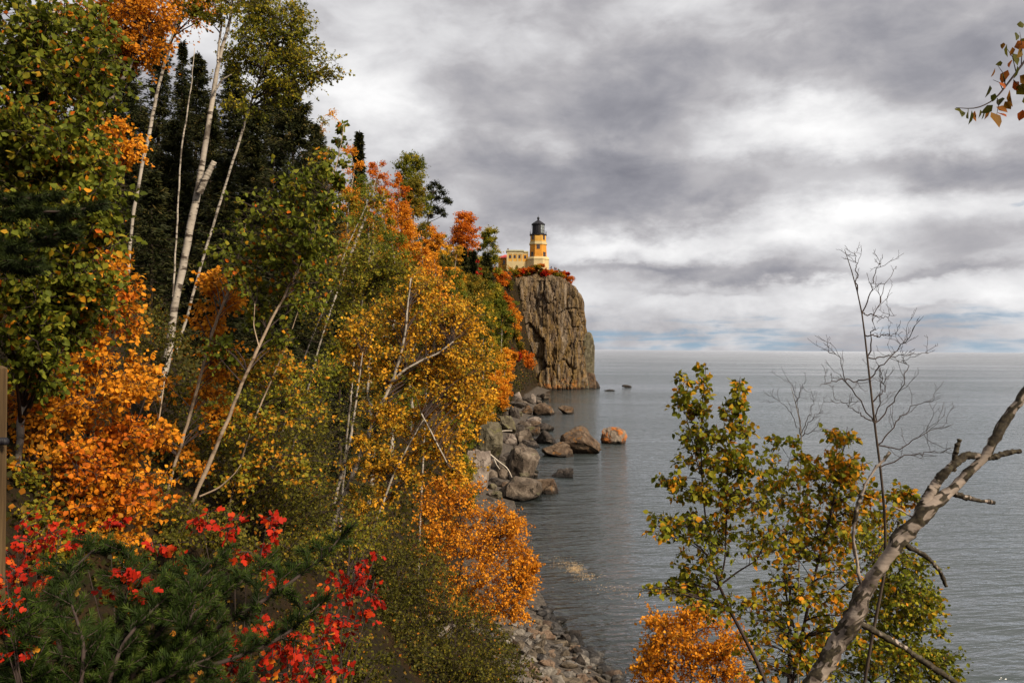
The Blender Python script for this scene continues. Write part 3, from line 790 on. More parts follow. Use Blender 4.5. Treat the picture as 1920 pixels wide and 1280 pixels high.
# low workroom wing joined to the tower
x_l, x_m, x_r = zp(262, 800, 268)[0], zp(515, 800, 268)[0], zp(605, 800, 268)[0]
def HB(zy): return zp(400, zy, 268)[2]
bx_ = thing('workroom_building', 'low cream and yellow flat roofed workroom with a row of small windows beside the lighthouse', 'building', ((x_l + x_m) / 2, 268, 40.0))
a = Acc(); box(a, (x_l, 268.0, HB(852)), (x_m, 274.5, HB(735))); box(a, (x_m, 269.0, HB(852)), (x_r, 274.5, HB(735))); a.build('wall', m_brick2, bx_, smooth=False)
a = Acc(); box(a, (x_l - 0.12, 267.86, 38.0), (x_m + 0.1, 274.6, HB(852))); box(a, (x_m + 0.1, 268.9, 38.0), (x_r, 274.6, HB(852))); a.build('plinth', m_cream, bx_, smooth=False)
a = Acc(); box(a, (x_l - 0.08, 267.9, HB(735)), (x_m + 0.08, 274.55, HB(690))); box(a, (x_m + 0.08, 268.95, HB(735)), (x_r, 274.55, HB(700))); a.build('frieze', m_cream, bx_, smooth=False)
a = Acc(); box(a, (x_l - 0.35, 267.6, HB(690)), (x_m + 0.3, 274.8, HB(672))); box(a, (x_m + 0.3, 268.7, HB(700)), (x_r, 274.8, HB(682))); a.build('cornice', plain('weathered_cornice', (0.40, 0.38, 0.24), 0.8), bx_, smooth=False)
for z0, z1 in ((262, 290), (350, 367), (430, 447), (498, 515)):
    a = Acc(); box(a, (zp(z0, 0, 268)[0] + 0.003, 267.92, HB(851)), (zp(z1, 0, 268)[0] - 0.003, 268.0, HB(736))); a.build('pilaster', m_cream, bx_, smooth=False)
for z0, z1, yy in ((304, 330, 268.0), (378, 404, 268.0), (452, 478, 268.0), (545, 572, 269.0)):
    xa, xb = zp(z0, 0, 268)[0], zp(z1, 0, 268)[0]
    a = Acc(); box(a, (xa - 0.1, yy - 0.06, HB(804)), (xb + 0.1, yy, HB(800))); box(a, (xa - 0.1, yy - 0.05, HB(800)), (xa, yy, HB(757)))
    box(a, (xb, yy - 0.05, HB(800)), (xb + 0.1, yy, HB(757))); box(a, (xa - 0.1, yy - 0.05, HB(757)), (xb + 0.1, yy, HB(752)))
    fr = a.build('window', m_brown, bx_, smooth=False)
    a = Acc(); box(a, (xa, yy - 0.02, HB(800)), (xb, yy, HB(757))); a.build('pane', m_dark, fr, smooth=False)

# red roofed house behind it
def zq(zx, zy): return zp(zx, zy, 279)
hs = thing('red_roofed_house', 'small yellow house with a red roof half hidden behind the workroom and trees', 'house', (zq(200, 0)[0], 281, 38.5))
xa, xb = zq(130, 0)[0], zq(345, 0)[0]
zE, zR = zq(0, 797)[2], zq(0, 728)[2]
a = Acc(); box(a, (xa, 279, 37.5), (xb, 286, zE)); a.build('wall', m_brick, hs, smooth=False)
a = Acc(); V = [(xa - .4, 278.5, zE), (xb + .4, 278.5, zE), (xb + .4, 286.5, zE), (xa - .4, 286.5, zE), (xa + 2.2, 282.5, zR), (xb - 1.0, 282.5, zR)]
a.add(V, [np.array([[0, 1, 5, 4], [2, 3, 4, 5], [3, 2, 1, 0]]), np.array([[1, 2, 5], [3, 0, 4]])]); rf = a.build('roof', m_redroof, hs, smooth=False)
cx_ = zq(281, 0)[0]
a = Acc(); box(a, (cx_ - 0.18, 282.2, zE), (cx_ + 0.18, 282.8, zq(0, 640)[2])); box(a, (cx_ - 0.24, 282.14, zq(0, 640)[2]), (cx_ + 0.24, 282.86, zq(0, 626)[2])); a.build('chimney', m_brown, rf, smooth=False)
a = Acc(); box(a, (zq(205, 0)[0], 278.93, zq(0, 905)[2]), (zq(240, 0)[0], 279.0, zq(0, 832)[2])); a.build('window', m_dark, hs, smooth=False)

# railing and visitors on the cliff edge
m_rail = plain('grey_rail', (0.10, 0.09, 0.09), 0.6)
fx0, fx1 = zp(930, 0, 266)[0], zp(1165, 0, 266)[0]
def cap_z(x, y):
    hitc = C.ray_cast(bpy.context.evaluated_depsgraph_get(), Vector((x, y, 80)), Vector((0, 0, -1)))
    return hitc[1].z if hitc[0] else 40.0
bpy.context.view_layer.update()
zf = [cap_z(x, 267.5) for x in np.linspace(fx0, fx1, 9)]
fe = thing('cliff_railing', 'thin grey railing along the cliff top right of the lighthouse', 'railing', (fx0, 267.5, zf[0]))
rp = []
for x, z_ in zip(np.linspace(fx0, fx1, 9), zf):
    a = Acc(); tubes(a, [[x, 267.5, z_ - 0.1], [x, 267.5, z_ + 1.05]], [0.04, 0.04], 5); a.build('post', m_rail, fe)
    rp.append((x, 267.5, z_ + 1.05))
a = Acc(); rp = np.array(rp); tubes(a, rp, np.full(9, 0.035), 4); tubes(a, rp - np.array([0, 0, 0.5]), np.full(9, 0.025), 4); a.build('rail', m_rail, fe)

def person(x, y, label, top, legs, seed):
    rng = np.random.default_rng(seed)
    z0 = cap_z(x, y); turn = rng.uniform(-1.2, 1.2); hgt = rng.uniform(0.96, 1.04)
    sp = rng.uniform(0.07, 0.14); el_ = rng.uniform(0.05, 0.3)
    J = [(0, 0, .95, .15), (0, 0, 1.18, .15), (0, 0, 1.38, .17), (0, 0, 1.50, .07), (0, 0, 1.60, .10), (0, .01, 1.72, .085)]
    E = [(0, 1), (1, 2), (2, 3), (3, 4), (4, 5)]
    for s in (-1, 1):
        b0 = len(J)
        J += [(s * .10, 0, .88, .10), (s * (.10 + sp * .3), -.02, .50, .07), (s * (.09 + sp), 0, .09, .05), (s * (.10 + sp), -.14, .04, .045)]
        E += [(0, b0), (b0, b0 + 1), (b0 + 1, b0 + 2), (b0 + 2, b0 + 3)]
        b1 = len(J)
        J += [(s * .20, 0, 1.38, .065), (s * .26, .03, 1.12, .05), (s * .24, -el_, .95, .04), (s * .23, -el_ - .06, .88, .035)]
        E += [(2, b1), (b1, b1 + 1), (b1 + 1, b1 + 2), (b1 + 2, b1 + 3)]
    c, s_ = math.cos(turn), math.sin(turn)
    V = [((c * p[0] - s_ * p[1]) * hgt, (s_ * p[0] + c * p[1]) * hgt, p[2] * hgt) for p in J]
    me = bpy.data.meshes.new('person'); me.from_pydata(V, E, [])
    o = bpy.data.objects.new('person', me); COL.objects.link(o); o.location = (x, y, z0)
    o.modifiers.new('skin', 'SKIN')
    if not me.skin_vertices:
        bm = bmesh.new(); bm.from_mesh(me); bm.verts.layers.skin.verify(); bm.to_mesh(me); bm.free()
    sv = me.skin_vertices[0].data
    for v, p in zip(sv, J): v.radius = (p[3], p[3])
    sv[0].use_root = True
    ss = o.modifiers.new('smooth', 'SUBSURF'); ss.levels = 1; ss.render_levels = 1
    m_, nb, b = mat('clothing', 0.9, 0.1)
    t_ = nb.new('ShaderNodeTexCoord')
    zz = nb.xyz(t_.outputs['Object'])[2]
    nb.put(b.inputs['Base Color'], nb.ramp(nb.div(zz, 2.0), [(0, legs), (0.46, top), (0.745, (0.42, 0.25, 0.17)), (0.83, (0.05, 0.035, 0.025))], 'CONSTANT'))
    me.materials.append(m_)
    tag(o, label, 'person', 'visitors at the cliff edge')
    return o
def make_person(zx, top, legs, label, seed):
    return person(zp(zx, 0, 269.3)[0], 269.3 + 0.4 * math.sin(seed * 3.1), label, top, legs, seed)
PEOPLE = ((975, (0.05, 0.05, 0.10), (0.02, 0.02, 0.03), 'visitor in a dark blue jacket standing alone nearest the lighthouse at the cliff railing'),
          (1030, (0.03, 0.03, 0.03), (0.03, 0.04, 0.07), 'visitor in a black jacket, the left one of the huddled pair at the railing'),
          (1052, (0.10, 0.03, 0.03), (0.02, 0.02, 0.03), 'visitor in a dark red top, the right one of the huddled pair at the railing'),
          (1088, (0.04, 0.05, 0.04), (0.03, 0.03, 0.04), 'visitor in a dark green coat right of the huddled pair at the cliff railing'),
          (1126, (0.02, 0.02, 0.03), (0.02, 0.02, 0.02), 'tall visitor all in black near the outer end of the cliff railing'),
          (1150, (0.08, 0.08, 0.10), (0.03, 0.03, 0.05), 'visitor in a grey top at the very outer end of the cliff railing'))
for i, (zx, t_, l_, lab) in enumerate(PEOPLE):
    make_person(zx, t_, l_, lab, i + 3)

# ------------------------------------------------------------------ wooden post at the viewpoint
m_post, nb, b = mat('weathered_post', 0.85, 0.15)
g = nb.new('ShaderNodeNewGeometry')
n1 = nb.noise(nb.vmul(g.outputs['Position'], (60, 60, 4)), 1.0, 6, 0.6)
nb.put(b.inputs['Base Color'], nb.ramp(n1, [(0.3, (0.035, 0.02, 0.009)), (0.6, (0.085, 0.052, 0.023)), (0.75, (0.14, 0.095, 0.05))]))
nb.put(b.inputs['Normal'], nb.bump(n1, 0.4, 0.01))
p1 = P(18, 690, 2.5); x1 = p1[0]; zt = p1[2]
pst = thing('wooden_post', 'square weathered brown wooden post at the left edge beside the orange leaves', 'post', (x1 - 0.045, 2.45, ground(x1, 2.45) - 0.2))
a = Acc(); zg = ground(x1, 2.45) - 0.3
a.add([(x1 - .09, 2.4, zg), (x1, 2.4, zg), (x1, 2.5, zg), (x1 - .09, 2.5, zg), (x1 - .09, 2.4, zt), (x1 - 0.004, 2.404, zt), (x1 - .004, 2.496, zt), (x1 - .09, 2.5, zt),
       (x1 - .08, 2.41, zt + .008), (x1 - .014, 2.414, zt + .008), (x1 - .014, 2.486, zt + .008), (x1 - .08, 2.49, zt + .008)],
      np.array([[0, 1, 5, 4], [1, 2, 6, 5], [2, 3, 7, 6], [3, 0, 4, 7], [4, 5, 9, 8], [5, 6, 10, 9], [6, 7, 11, 10], [7, 4, 8, 11], [8, 9, 10, 11]]))
a.build('shaft', m_post, pst, smooth=False)
bp = P(18, 827, 2.45)
a = Acc()
tubes(a, [[x1 - 0.01, 2.45, bp[2]], [x1 + 0.028, 2.45, bp[2] - 0.002]], [0.010, 0.010], 10)
for k in range(5): tubes(a, [[x1 + 0.002 + k * .005, 2.45, bp[2]], [x1 + 0.004 + k * .005, 2.45, bp[2]]], [0.0125, 0.0125], 10)
a.build('coach_screw', m_black, pst)
# ------------------------------------------------------------------ plant materials
GREEN = [(0.0, (0.028, 0.038, 0.005)), (0.35, (0.075, 0.092, 0.009)), (0.66, (0.155, 0.165, 0.016)), (0.80, (0.25, 0.20, 0.018)), (0.86, (0.55, 0.23, 0.012)), (1.0, (0.55, 0.12, 0.01))]
OLIVE = [(0.0, (0.024, 0.026, 0.005)), (0.4, (0.075, 0.072, 0.009)), (0.7, (0.165, 0.135, 0.014)), (0.87, (0.32, 0.18, 0.015)), (1.0, (0.42, 0.16, 0.015))]
ORANGE = [(0.0, (0.10, 0.10, 0.012)), (0.12, (0.30, 0.14, 0.012)), (0.4, (0.58, 0.20, 0.012)), (0.7, (0.70, 0.28, 0.016)), (1.0, (0.74, 0.38, 0.03))]
GOLD = [(0.0, (0.06, 0.075, 0.010)), (0.22, (0.15, 0.14, 0.016)), (0.36, (0.38, 0.23, 0.018)), (0.55, (0.60, 0.27, 0.016)), (0.8, (0.72, 0.37, 0.022)), (1.0, (0.78, 0.46, 0.04))]
RUST = [(0.0, (0.20, 0.05, 0.008)), (0.4, (0.46, 0.105, 0.008)), (0.75, (0.60, 0.17, 0.01)), (1.0, (0.66, 0.25, 0.015))]
RED = [(0.0, (0.07, 0.006, 0.005)), (0.4, (0.30, 0.012, 0.006)), (0.75, (0.56, 0.032, 0.008)), (1.0, (0.62, 0.12, 0.012))]
MIXED = [(0.0, (0.042, 0.052, 0.006)), (0.35, (0.13, 0.13, 0.012)), (0.6, (0.27, 0.205, 0.016)), (0.75, (0.48, 0.20, 0.014)), (1.0, (0.64, 0.25, 0.016))]
GREENGOLD = [(0.0, (0.03, 0.042, 0.006)), (0.4, (0.12, 0.13, 0.012)), (0.7, (0.28, 0.23, 0.016)), (1.0, (0.48, 0.29, 0.025))]
YELLOWGREEN = [(0.0, (0.045, 0.06, 0.006)), (0.38, (0.14, 0.155, 0.012)), (0.62, (0.29, 0.25, 0.016)), (0.76, (0.55, 0.25, 0.014)), (1.0, (0.66, 0.23, 0.014))]
SCARLET = [(0.0, (0.10, 0.007, 0.005)), (0.35, (0.34, 0.014, 0.007)), (0.7, (0.46, 0.026, 0.007)), (0.88, (0.52, 0.09, 0.010)), (1.0, (0.52, 0.21, 0.015))]
LM = {k: leaf_mat('leaves_' + k, v) for k, v in dict(green=GREEN, olive=OLIVE, orange=ORANGE, gold=GOLD, rust=RUST, red=RED, mixed=MIXED, yellowgreen=YELLOWGREEN, scarlet=SCARLET, greengold=GREENGOLD).items()}
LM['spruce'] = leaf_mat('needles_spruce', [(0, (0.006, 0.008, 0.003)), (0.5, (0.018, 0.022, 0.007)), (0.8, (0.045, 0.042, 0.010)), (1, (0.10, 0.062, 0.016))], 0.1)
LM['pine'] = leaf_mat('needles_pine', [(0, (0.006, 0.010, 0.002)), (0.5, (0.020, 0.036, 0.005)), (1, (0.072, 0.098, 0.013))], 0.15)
LM['under'] = leaf_mat('leaves_undergrowth', [(0, (0.012, 0.013, 0.003)), (0.4, (0.036, 0.035, 0.006)), (0.65, (0.085, 0.066, 0.010)), (0.85, (0.18, 0.09, 0.012)), (1.0, (0.40, 0.13, 0.012))], 0.3)
def bark_white(name, base, mark, cov=0.53, scale=1.0):
    m, nb, b = mat(name, 0.75, 0.2)
    g = nb.new('ShaderNodeNewGeometry'); pos = g.outputs['Position']
    n1 = nb.noise(nb.vmul(pos, (4 * scale, 4 * scale, 13 * scale)), 1.0, 4, 0.6, 0.2)
    n2 = nb.noise(nb.vmul(pos, (2.2 * scale, 2.2 * scale, 3.0 * scale)), 1.0, 6, 0.65, 0.3)
    at = nb.new('ShaderNodeAttribute', attribute_name='tint')
    col = nb.mix(nb.step(n2, 0.35, 0.7), base, tuple(c * 0.55 for c in base))
    k = nb.m('MAXIMUM', nb.step(n1, cov, cov + 0.08), nb.mul(nb.step(n2, 0.54, 0.62), 0.8))
    col = nb.mix(k, col, mark)
    col = nb.mix(nb.step(at.outputs['Fac'], 0.55, 0.75), col, nb.ramp(nb.noise(pos, 45.0, 4, 0.7), [(0.35, (0.012, 0.009, 0.006)), (0.55, (0.04, 0.030, 0.018)), (0.72, (0.085, 0.075, 0.04))]))
    nb.put(b.inputs['Base Color'], col)
    nb.put(b.inputs['Normal'], nb.bump(nb.add(n1, n2), 0.5, 0.02))
    return m
BARK = dict(white=bark_white('birch_bark', (0.36, 0.31, 0.255), (0.05, 0.037, 0.028)),
            tan=bark_white('young_birch_bark', (0.36, 0.265, 0.185), (0.08, 0.05, 0.03), 0.60),
            brown=plain('brown_bark', (0.055, 0.038, 0.027), 0.9, var=0.4, scale=20),
            dark=plain('dark_twig_bark', (0.035, 0.022, 0.018), 0.85, var=0.3, scale=30),
            grey=plain('grey_bark', (0.20, 0.165, 0.13), 0.9, var=0.35, scale=12))

# ------------------------------------------------------------------ leaves
LEAF = (np.array([[0, 0, 0], [-.40, .34, .09], [-.27, .70, .07], [0, 1.0, -.06], [.27, .70, .07], [.40, .34, .09]]), np.array([[0, 3, 2, 1], [0, 5, 4, 3]]))
DIAM = (np.array([[0, 0, 0], [-.40, .45, .06], [0, 1.0, -.04], [.40, .45, .06]]), np.array([[0, 2, 1], [0, 3, 2]]))
LOBED = (np.array([[0, 0, 0], [-.30, .12, .05], [-.50, .50, .10], [-.24, .52, .05], [-.28, .85, .05], [0, 1.0, -.10], [.28, .85, .05], [.24, .52, .05], [.50, .50, .10], [.30, .12, .05], [0, .45, 0]]),
         np.array([[0, 10, 2, 1], [10, 4, 3, 2], [10, 5, 4, 4], [0, 9, 8, 10], [10, 8, 7, 6], [10, 6, 5, 5]]))
LOBED = (LOBED[0], [np.array([[0, 10, 2, 1], [10, 4, 3, 2], [0, 9, 8, 10], [10, 8, 7, 6]]), np.array([[10, 5, 4], [10, 6, 5]])])
def scatter(acc, pos, axis, size, tint, rng, tpl=LEAF, up=None, width=1.0):
    """Put one leaf template at every pos, its length along axis, turned at random about it."""
    N = len(pos)
    if N == 0: return
    A = nrm(axis)
    r_ = rng.normal(size=(N, 3))
    if up is not None: r_ = r_ * 0.55 + np.asarray(up)
    X_ = nrm(np.cross(A, r_)); Z_ = np.cross(X_, A)
    T, F = tpl
    T = T * np.array([width, 1, 1])
    V = pos[:, None] + size[:, None, None] * (T[None, :, 0:1] * X_[:, None] + T[None, :, 1:2] * A[:, None] + T[None, :, 2:3] * Z_[:, None])
    k = len(T)
    Fs = [(f[None] + (np.arange(N) * k)[:, None, None]).reshape(-1, f.shape[1]) for f in (F if isinstance(F, list) else [F])]
    acc.add(V.reshape(-1, 3), Fs, np.repeat(tint, k))
def bez(p0, p1, p2, n):
    t = np.linspace(0, 1, n)[None, :, None]
    return (1 - t) ** 2 * p0[:, None] + 2 * t * (1 - t) * p1[:, None] + t ** 2 * p2[:, None]

def crown(wood, leaf, rng, trunk, trad, centers, crad, twigs=14, per=9, lsize=0.05, tpl=LEAF, limb_r=None, droop=0.25, tone=(0.0, 1.0), ctone=0.45, lv=0.3, twig_r=0.0022, flat=0.75, tonef=None, sides=4):
    """Limbs from the trunk to each clump centre, twigs round it, leaves along the twigs."""
    M = len(centers); crad = np.broadcast_to(np.asarray(crad, float), (M,))
    tr = np.asarray(trunk)
    dv = centers[:, None] - tr[None]
    hd = np.linalg.norm(dv[:, :, :2], axis=2); dz = dv[:, :, 2]
    cost = np.linalg.norm(dv, axis=2) + 1.2 * np.maximum(0.35 * hd - dz, 0) + rng.random((M, len(tr))) * 0.25 * hd.min(axis=1, keepdims=True)
    ai = cost.argmin(axis=1)
    p0 = tr[ai]; L_ = np.linalg.norm(centers - p0, axis=1)
    mid = (p0 + centers) * 0.5 + np.stack([rng.normal(size=M) * .08, rng.normal(size=M) * .08, 0.12 + 0.08 * rng.random(M)], 1) * L_[:, None]
    limb = bez(p0, mid, centers, 6)
    r0 = np.minimum(np.asarray(trad)[ai] * 0.55, 0.006 + L_ * 0.012) if limb_r is None else np.full(M, limb_r)
    if wood is not None:
        tubes(wood, limb, r0[:, None] * np.linspace(1, 0.3, 6)[None], sides, 0.0)
    # twigs
    N = M * twigs
    ci = np.repeat(np.arange(M), twigs)
    u = rng.uniform(0.45, 1.0, N) ** 0.8
    seg = u * 5; i0 = np.minimum(seg.astype(int), 4); f = (seg - i0)[:, None]
    s0 = limb[ci, i0] * (1 - f) + limb[ci, i0 + 1] * f
    out = nrm(centers[ci] - p0[ci] + 1e-6)
    d = nrm(rng.normal(size=(N, 3)) * np.array([1, 1, flat]) + out * 0.55 + np.array([0, 0, 0.12]))
    ln = crad[ci] * rng.uniform(0.55, 1.25, N)
    e = s0 + d * ln[:, None] + np.array([0, 0, -1.0]) * (droop * ln * rng.uniform(0.3, 1, N))[:, None]
    mid = s0 + d * (ln * 0.55)[:, None] + np.array([0, 0, 0.05]) * ln[:, None]
    tw = bez(s0, mid, e, 4)
    if wood is not None and twig_r > 0:
        tubes(wood, tw, np.full((N, 1), twig_r) * np.array([[1.3, 1, .8, .5]]), 3, 0.0, cap=False)
    # leaves
    K = N * per
    ti = np.repeat(np.arange(N), per)
    u = rng.uniform(0.12, 1.0, K); seg = u * 3; i0 = np.minimum(seg.astype(int), 2); f = (seg - i0)[:, None]
    pos = tw[ti, i0] * (1 - f) + tw[ti, i0 + 1] * f
    tdir = nrm(e - s0)[ti]
    ax = nrm(rng.normal(size=(K, 3)) + 0.5 * tdir + np.array([0, 0, -0.55 if droop > 0 else 0.2]))
    pos = pos + ax * lsize * 0.25
    size = lsize * rng.uniform(0.5, 1.3, K)
    ct = rng.random(M)
    tint = ctone * ct[ci][ti] + (1 - ctone) * (0.5 + (rng.random(K) - 0.5) * 2 * lv + 0.0)
    tint = tint + np.where(rng.random(K) < 0.08, rng.random(K) * 0.5, 0)
    if tonef is not None: tint = tint + tonef(pos)
    tint = np.clip(tone[0] + (tone[1] - tone[0]) * tint, 0, 1)
    scatter(leaf, pos, ax, size, tint, rng, tpl)

def in_ells(rng, ells, crad_px=None):
    """ells: (px, py, Y, rx, ry, depth_m, n): clump centres sampled in ellipsoids given by their outline in the photo and their distance."""
    out = []
    for px, py, Y, rx, ry, dm, n in ells:
        c = P(px, py, Y); s = Y / F_PX
        u = nrm(rng.normal(size=(n, 3))) * (rng.random(n) ** 0.42)[:, None]
        out.append(c + u * np.array([rx * s, dm, ry * s]))
    return np.concatenate(out)
def stem_pts(px_list, Y, dYs=None, to_ground=True, sink=0.15):
    """Stem through photo pixels (px, py, width_px) at distance Y (bending to Y+dY); its foot is carried down to the ground."""
    n = len(px_list)
    dY = np.zeros(n) if dYs is None else np.asarray(dYs, float)
    pts = np.array([P(p[0], p[1], Y + q) for p, q in zip(px_list, dY)])
    rad = np.array([p[2] * 0.50 * (Y + q) / F_PX * 0.5 for p, q in zip(px_list, dY)])
    if to_ground:
        x, y, z = pts[0]
        t = pts[0] - pts[1]; t = t / max(abs(t[2]), 1e-6) if abs(t[2]) > 1e-6 else np.array([0, 0, -1.0])
        zg = ground(x, y)
        if z > zg - sink:
            dz = z - (zg - sink)
            foot = np.array([x + np.clip(t[0] * dz * 0.6, -1.5, 1.5), y + np.clip(t[1] * dz * 0.6, -1, 1), 0])
            foot[2] = ground(foot[0], foot[1]) - sink
            k = max(2, int(dz / 0.5) + 1)
            ext = foot[None] + (pts[0] - foot)[None] * (np.linspace(0, 1, k)[:-1])[:, None]
            pts = np.concatenate([ext, pts]); rad = np.concatenate([np.linspace(rad[0] * 1.2, rad[0], k)[:-1], rad])
    return pts, rad
def wobble(q, rng, amt):
    n = len(q); w = np.cumsum(rng.normal(size=(n, 3)), 0); w = w - np.linspace(0, 1, n)[:, None] * w[-1] - w[0]
    w[:, 2] = 0
    L_ = np.linalg.norm(np.diff(q, axis=0), axis=1).sum()
    return q + w * amt / max(1, n ** 0.5) * min(1.0, (L_ / 4.0) ** 1.5)

def hero(name, label, cat, stems, bark, ells, crad, leafm, seed, group=None, twigs=14, per=9, lsize=0.05, tpl=LEAF, droop=0.25, tone=(0, 1), ctone=0.45, lv=0.3, limbs=(), wob=0.02, res=40, twig_r=0.0022, twigbark='dark', sides=9, tonef=None):
    """A tree or bush laid out from the photo. stems: [(pixels, Y, dY)], the first one the trunk; limbs: extra bare limbs."""
    rng = np.random.default_rng(seed)
    crad *= 1.3; ctone *= 0.7; lsize *= 0.92
    wood = Acc(); tw = Acc(); lf = Acc(); allp, allr = [], []
    root = None
    for k, (pl, Y, dy) in enumerate(stems):
        q, r_ = stem_pts(pl, Y, dy, to_ground=(k == 0 or pl[0][1] > 1180))
        q, r_ = poly_resample(q, r_, res); q = wobble(q, rng, wob)
        if root is None: root = thing(name, label, cat, q[0] + np.array([0, 0, 0.1]), group)
        tubes(wood, q, r_ * (1 + 0.05 * rng.normal(size=len(r_))), sides, 0.0)
        allp.append(q); allr.append(r_)
    wood.build('trunk', BARK[bark], root)
    for pl, Y, dy in limbs:
        q, r_ = stem_pts(pl, Y, dy, to_ground=False)
        q, r_ = poly_resample(q, r_, 16); q = wobble(q, rng, wob)
        a = Acc(); tubes(a, q, r_, 7, 0.0); a.build('limb', BARK[bark], root)
        allp.append(q); allr.append(r_)
    if ells:
        c = in_ells(rng, ells)
        s_ = np.array([e[2] / F_PX for e in ells for _ in range(e[6])]) * np.array([min(1.0, (4 + 0.85 * min(e[3], e[4])) / crad) for e in ells for _ in range(e[6])])
        crown(tw, lf, rng, np.concatenate(allp), np.concatenate(allr), c, crad * s_, twigs, per, lsize, tpl, droop=droop, tone=tone, ctone=ctone, lv=lv, twig_r=twig_r, tonef=tonef)
        tw.build('branches', BARK[twigbark], root)
        lf.build('crown', LM[leafm], root)
    return root
# ------------------------------------------------------------------ trees on the slope
def far_tree(px, py_top, Y, wpx, leafm, label, seed, name='birch_tree', group='broadleaved trees on the wooded slope', bark='white', cat='tree', dens=1.0, low=0.25, lean=0.0, shape=0.75, lsize=None, hmin=2.0, ctone=0.6, tone=(0, 1), airy=1.0):
    """A broadleaved tree at distance Y whose crown tops out at photo pixel px, py_top and is wpx wide."""
    rng = np.random.default_rng(seed)
    if leafm == 'green': tone = (0.18, 0.88)
    top = P(px, py_top, Y); s = Y / F_PX
    R_ = wpx * s * 0.5
    bx, by = top[0] - lean * R_, Y + rng.uniform(-1, 1)
    zg = ground(bx, by)
    h = max(top[2] - zg, hmin)
    root = thing(name, label, cat, (bx, by, zg), group)
    r0 = 0.011 * h + 0.03
    n = 14; t = np.linspace(0, 1, n)
    q = np.stack([bx + lean * R_ * t ** 1.5, np.full(n, by), zg - 0.2 + (h * 0.96 + 0.2) * t], 1)
    q = wobble(q, rng, 0.03 * h)
    wood = Acc(); tubes(wood, q, r0 * (1 - 0.88 * t), 6, 0.0); lf = Acc(); tw = Acc()
    vol = R_ * R_ * h
    M = int(np.clip(dens * 14 * (wpx / 30.0) ** 1.2, 12, 100))
    u = rng.random(M)
    zf = low + (1 - low) * u
    v_ = (zf - low) / (1 - low)
    prof = np.sqrt(np.clip(1 - ((v_ - 0.42) / 0.64) ** 2, 0.03, 1))
    an = rng.uniform(0, 6.283, M); rr = R_ * prof * np.sqrt(rng.uniform(0.05, 0.72, M))
    cr = R_ * rng.uniform(0.22, 0.40, M) * airy
    z_ = zg + h * zf - cr * 0.5 * (zf > 0.7)
    ax_x = np.interp(zf, t, q[:, 0]); ax_y = np.interp(zf, t, q[:, 1])
    cen = np.stack([ax_x + rr * np.cos(an), ax_y + rr * np.sin(an), z_], 1)
    cen[:, 2] = np.maximum(cen[:, 2], terrain(cen[:, 0], cen[:, 1]) + 0.15)
    ls = lsize or max(0.05, 0.0028 * Y ** 0.90)
    per_clump = np.clip(2.6 * (cr.mean() ** 2 * 4) / (ls * ls * 0.55), 40, 260)
    twigs = int(np.clip(per_clump / 9, 6, 22))
    crown(tw, lf, rng, q[int(n * low * 0.6):], (r0 * (1 - 0.88 * t))[int(n * low * 0.6):], cen, cr, twigs, int(max(5, per_clump / twigs)), ls, DIAM, droop=0.12, ctone=ctone, lv=0.32, twig_r=0.0 if Y > 45 else 0.004, tone=tone)
    wood.build('trunk', BARK[bark], root)
    if tw.V: tw.build('branches', BARK['grey' if Y > 45 else 'dark'], root)
    lf.build('crown', LM[leafm], root)
    return root

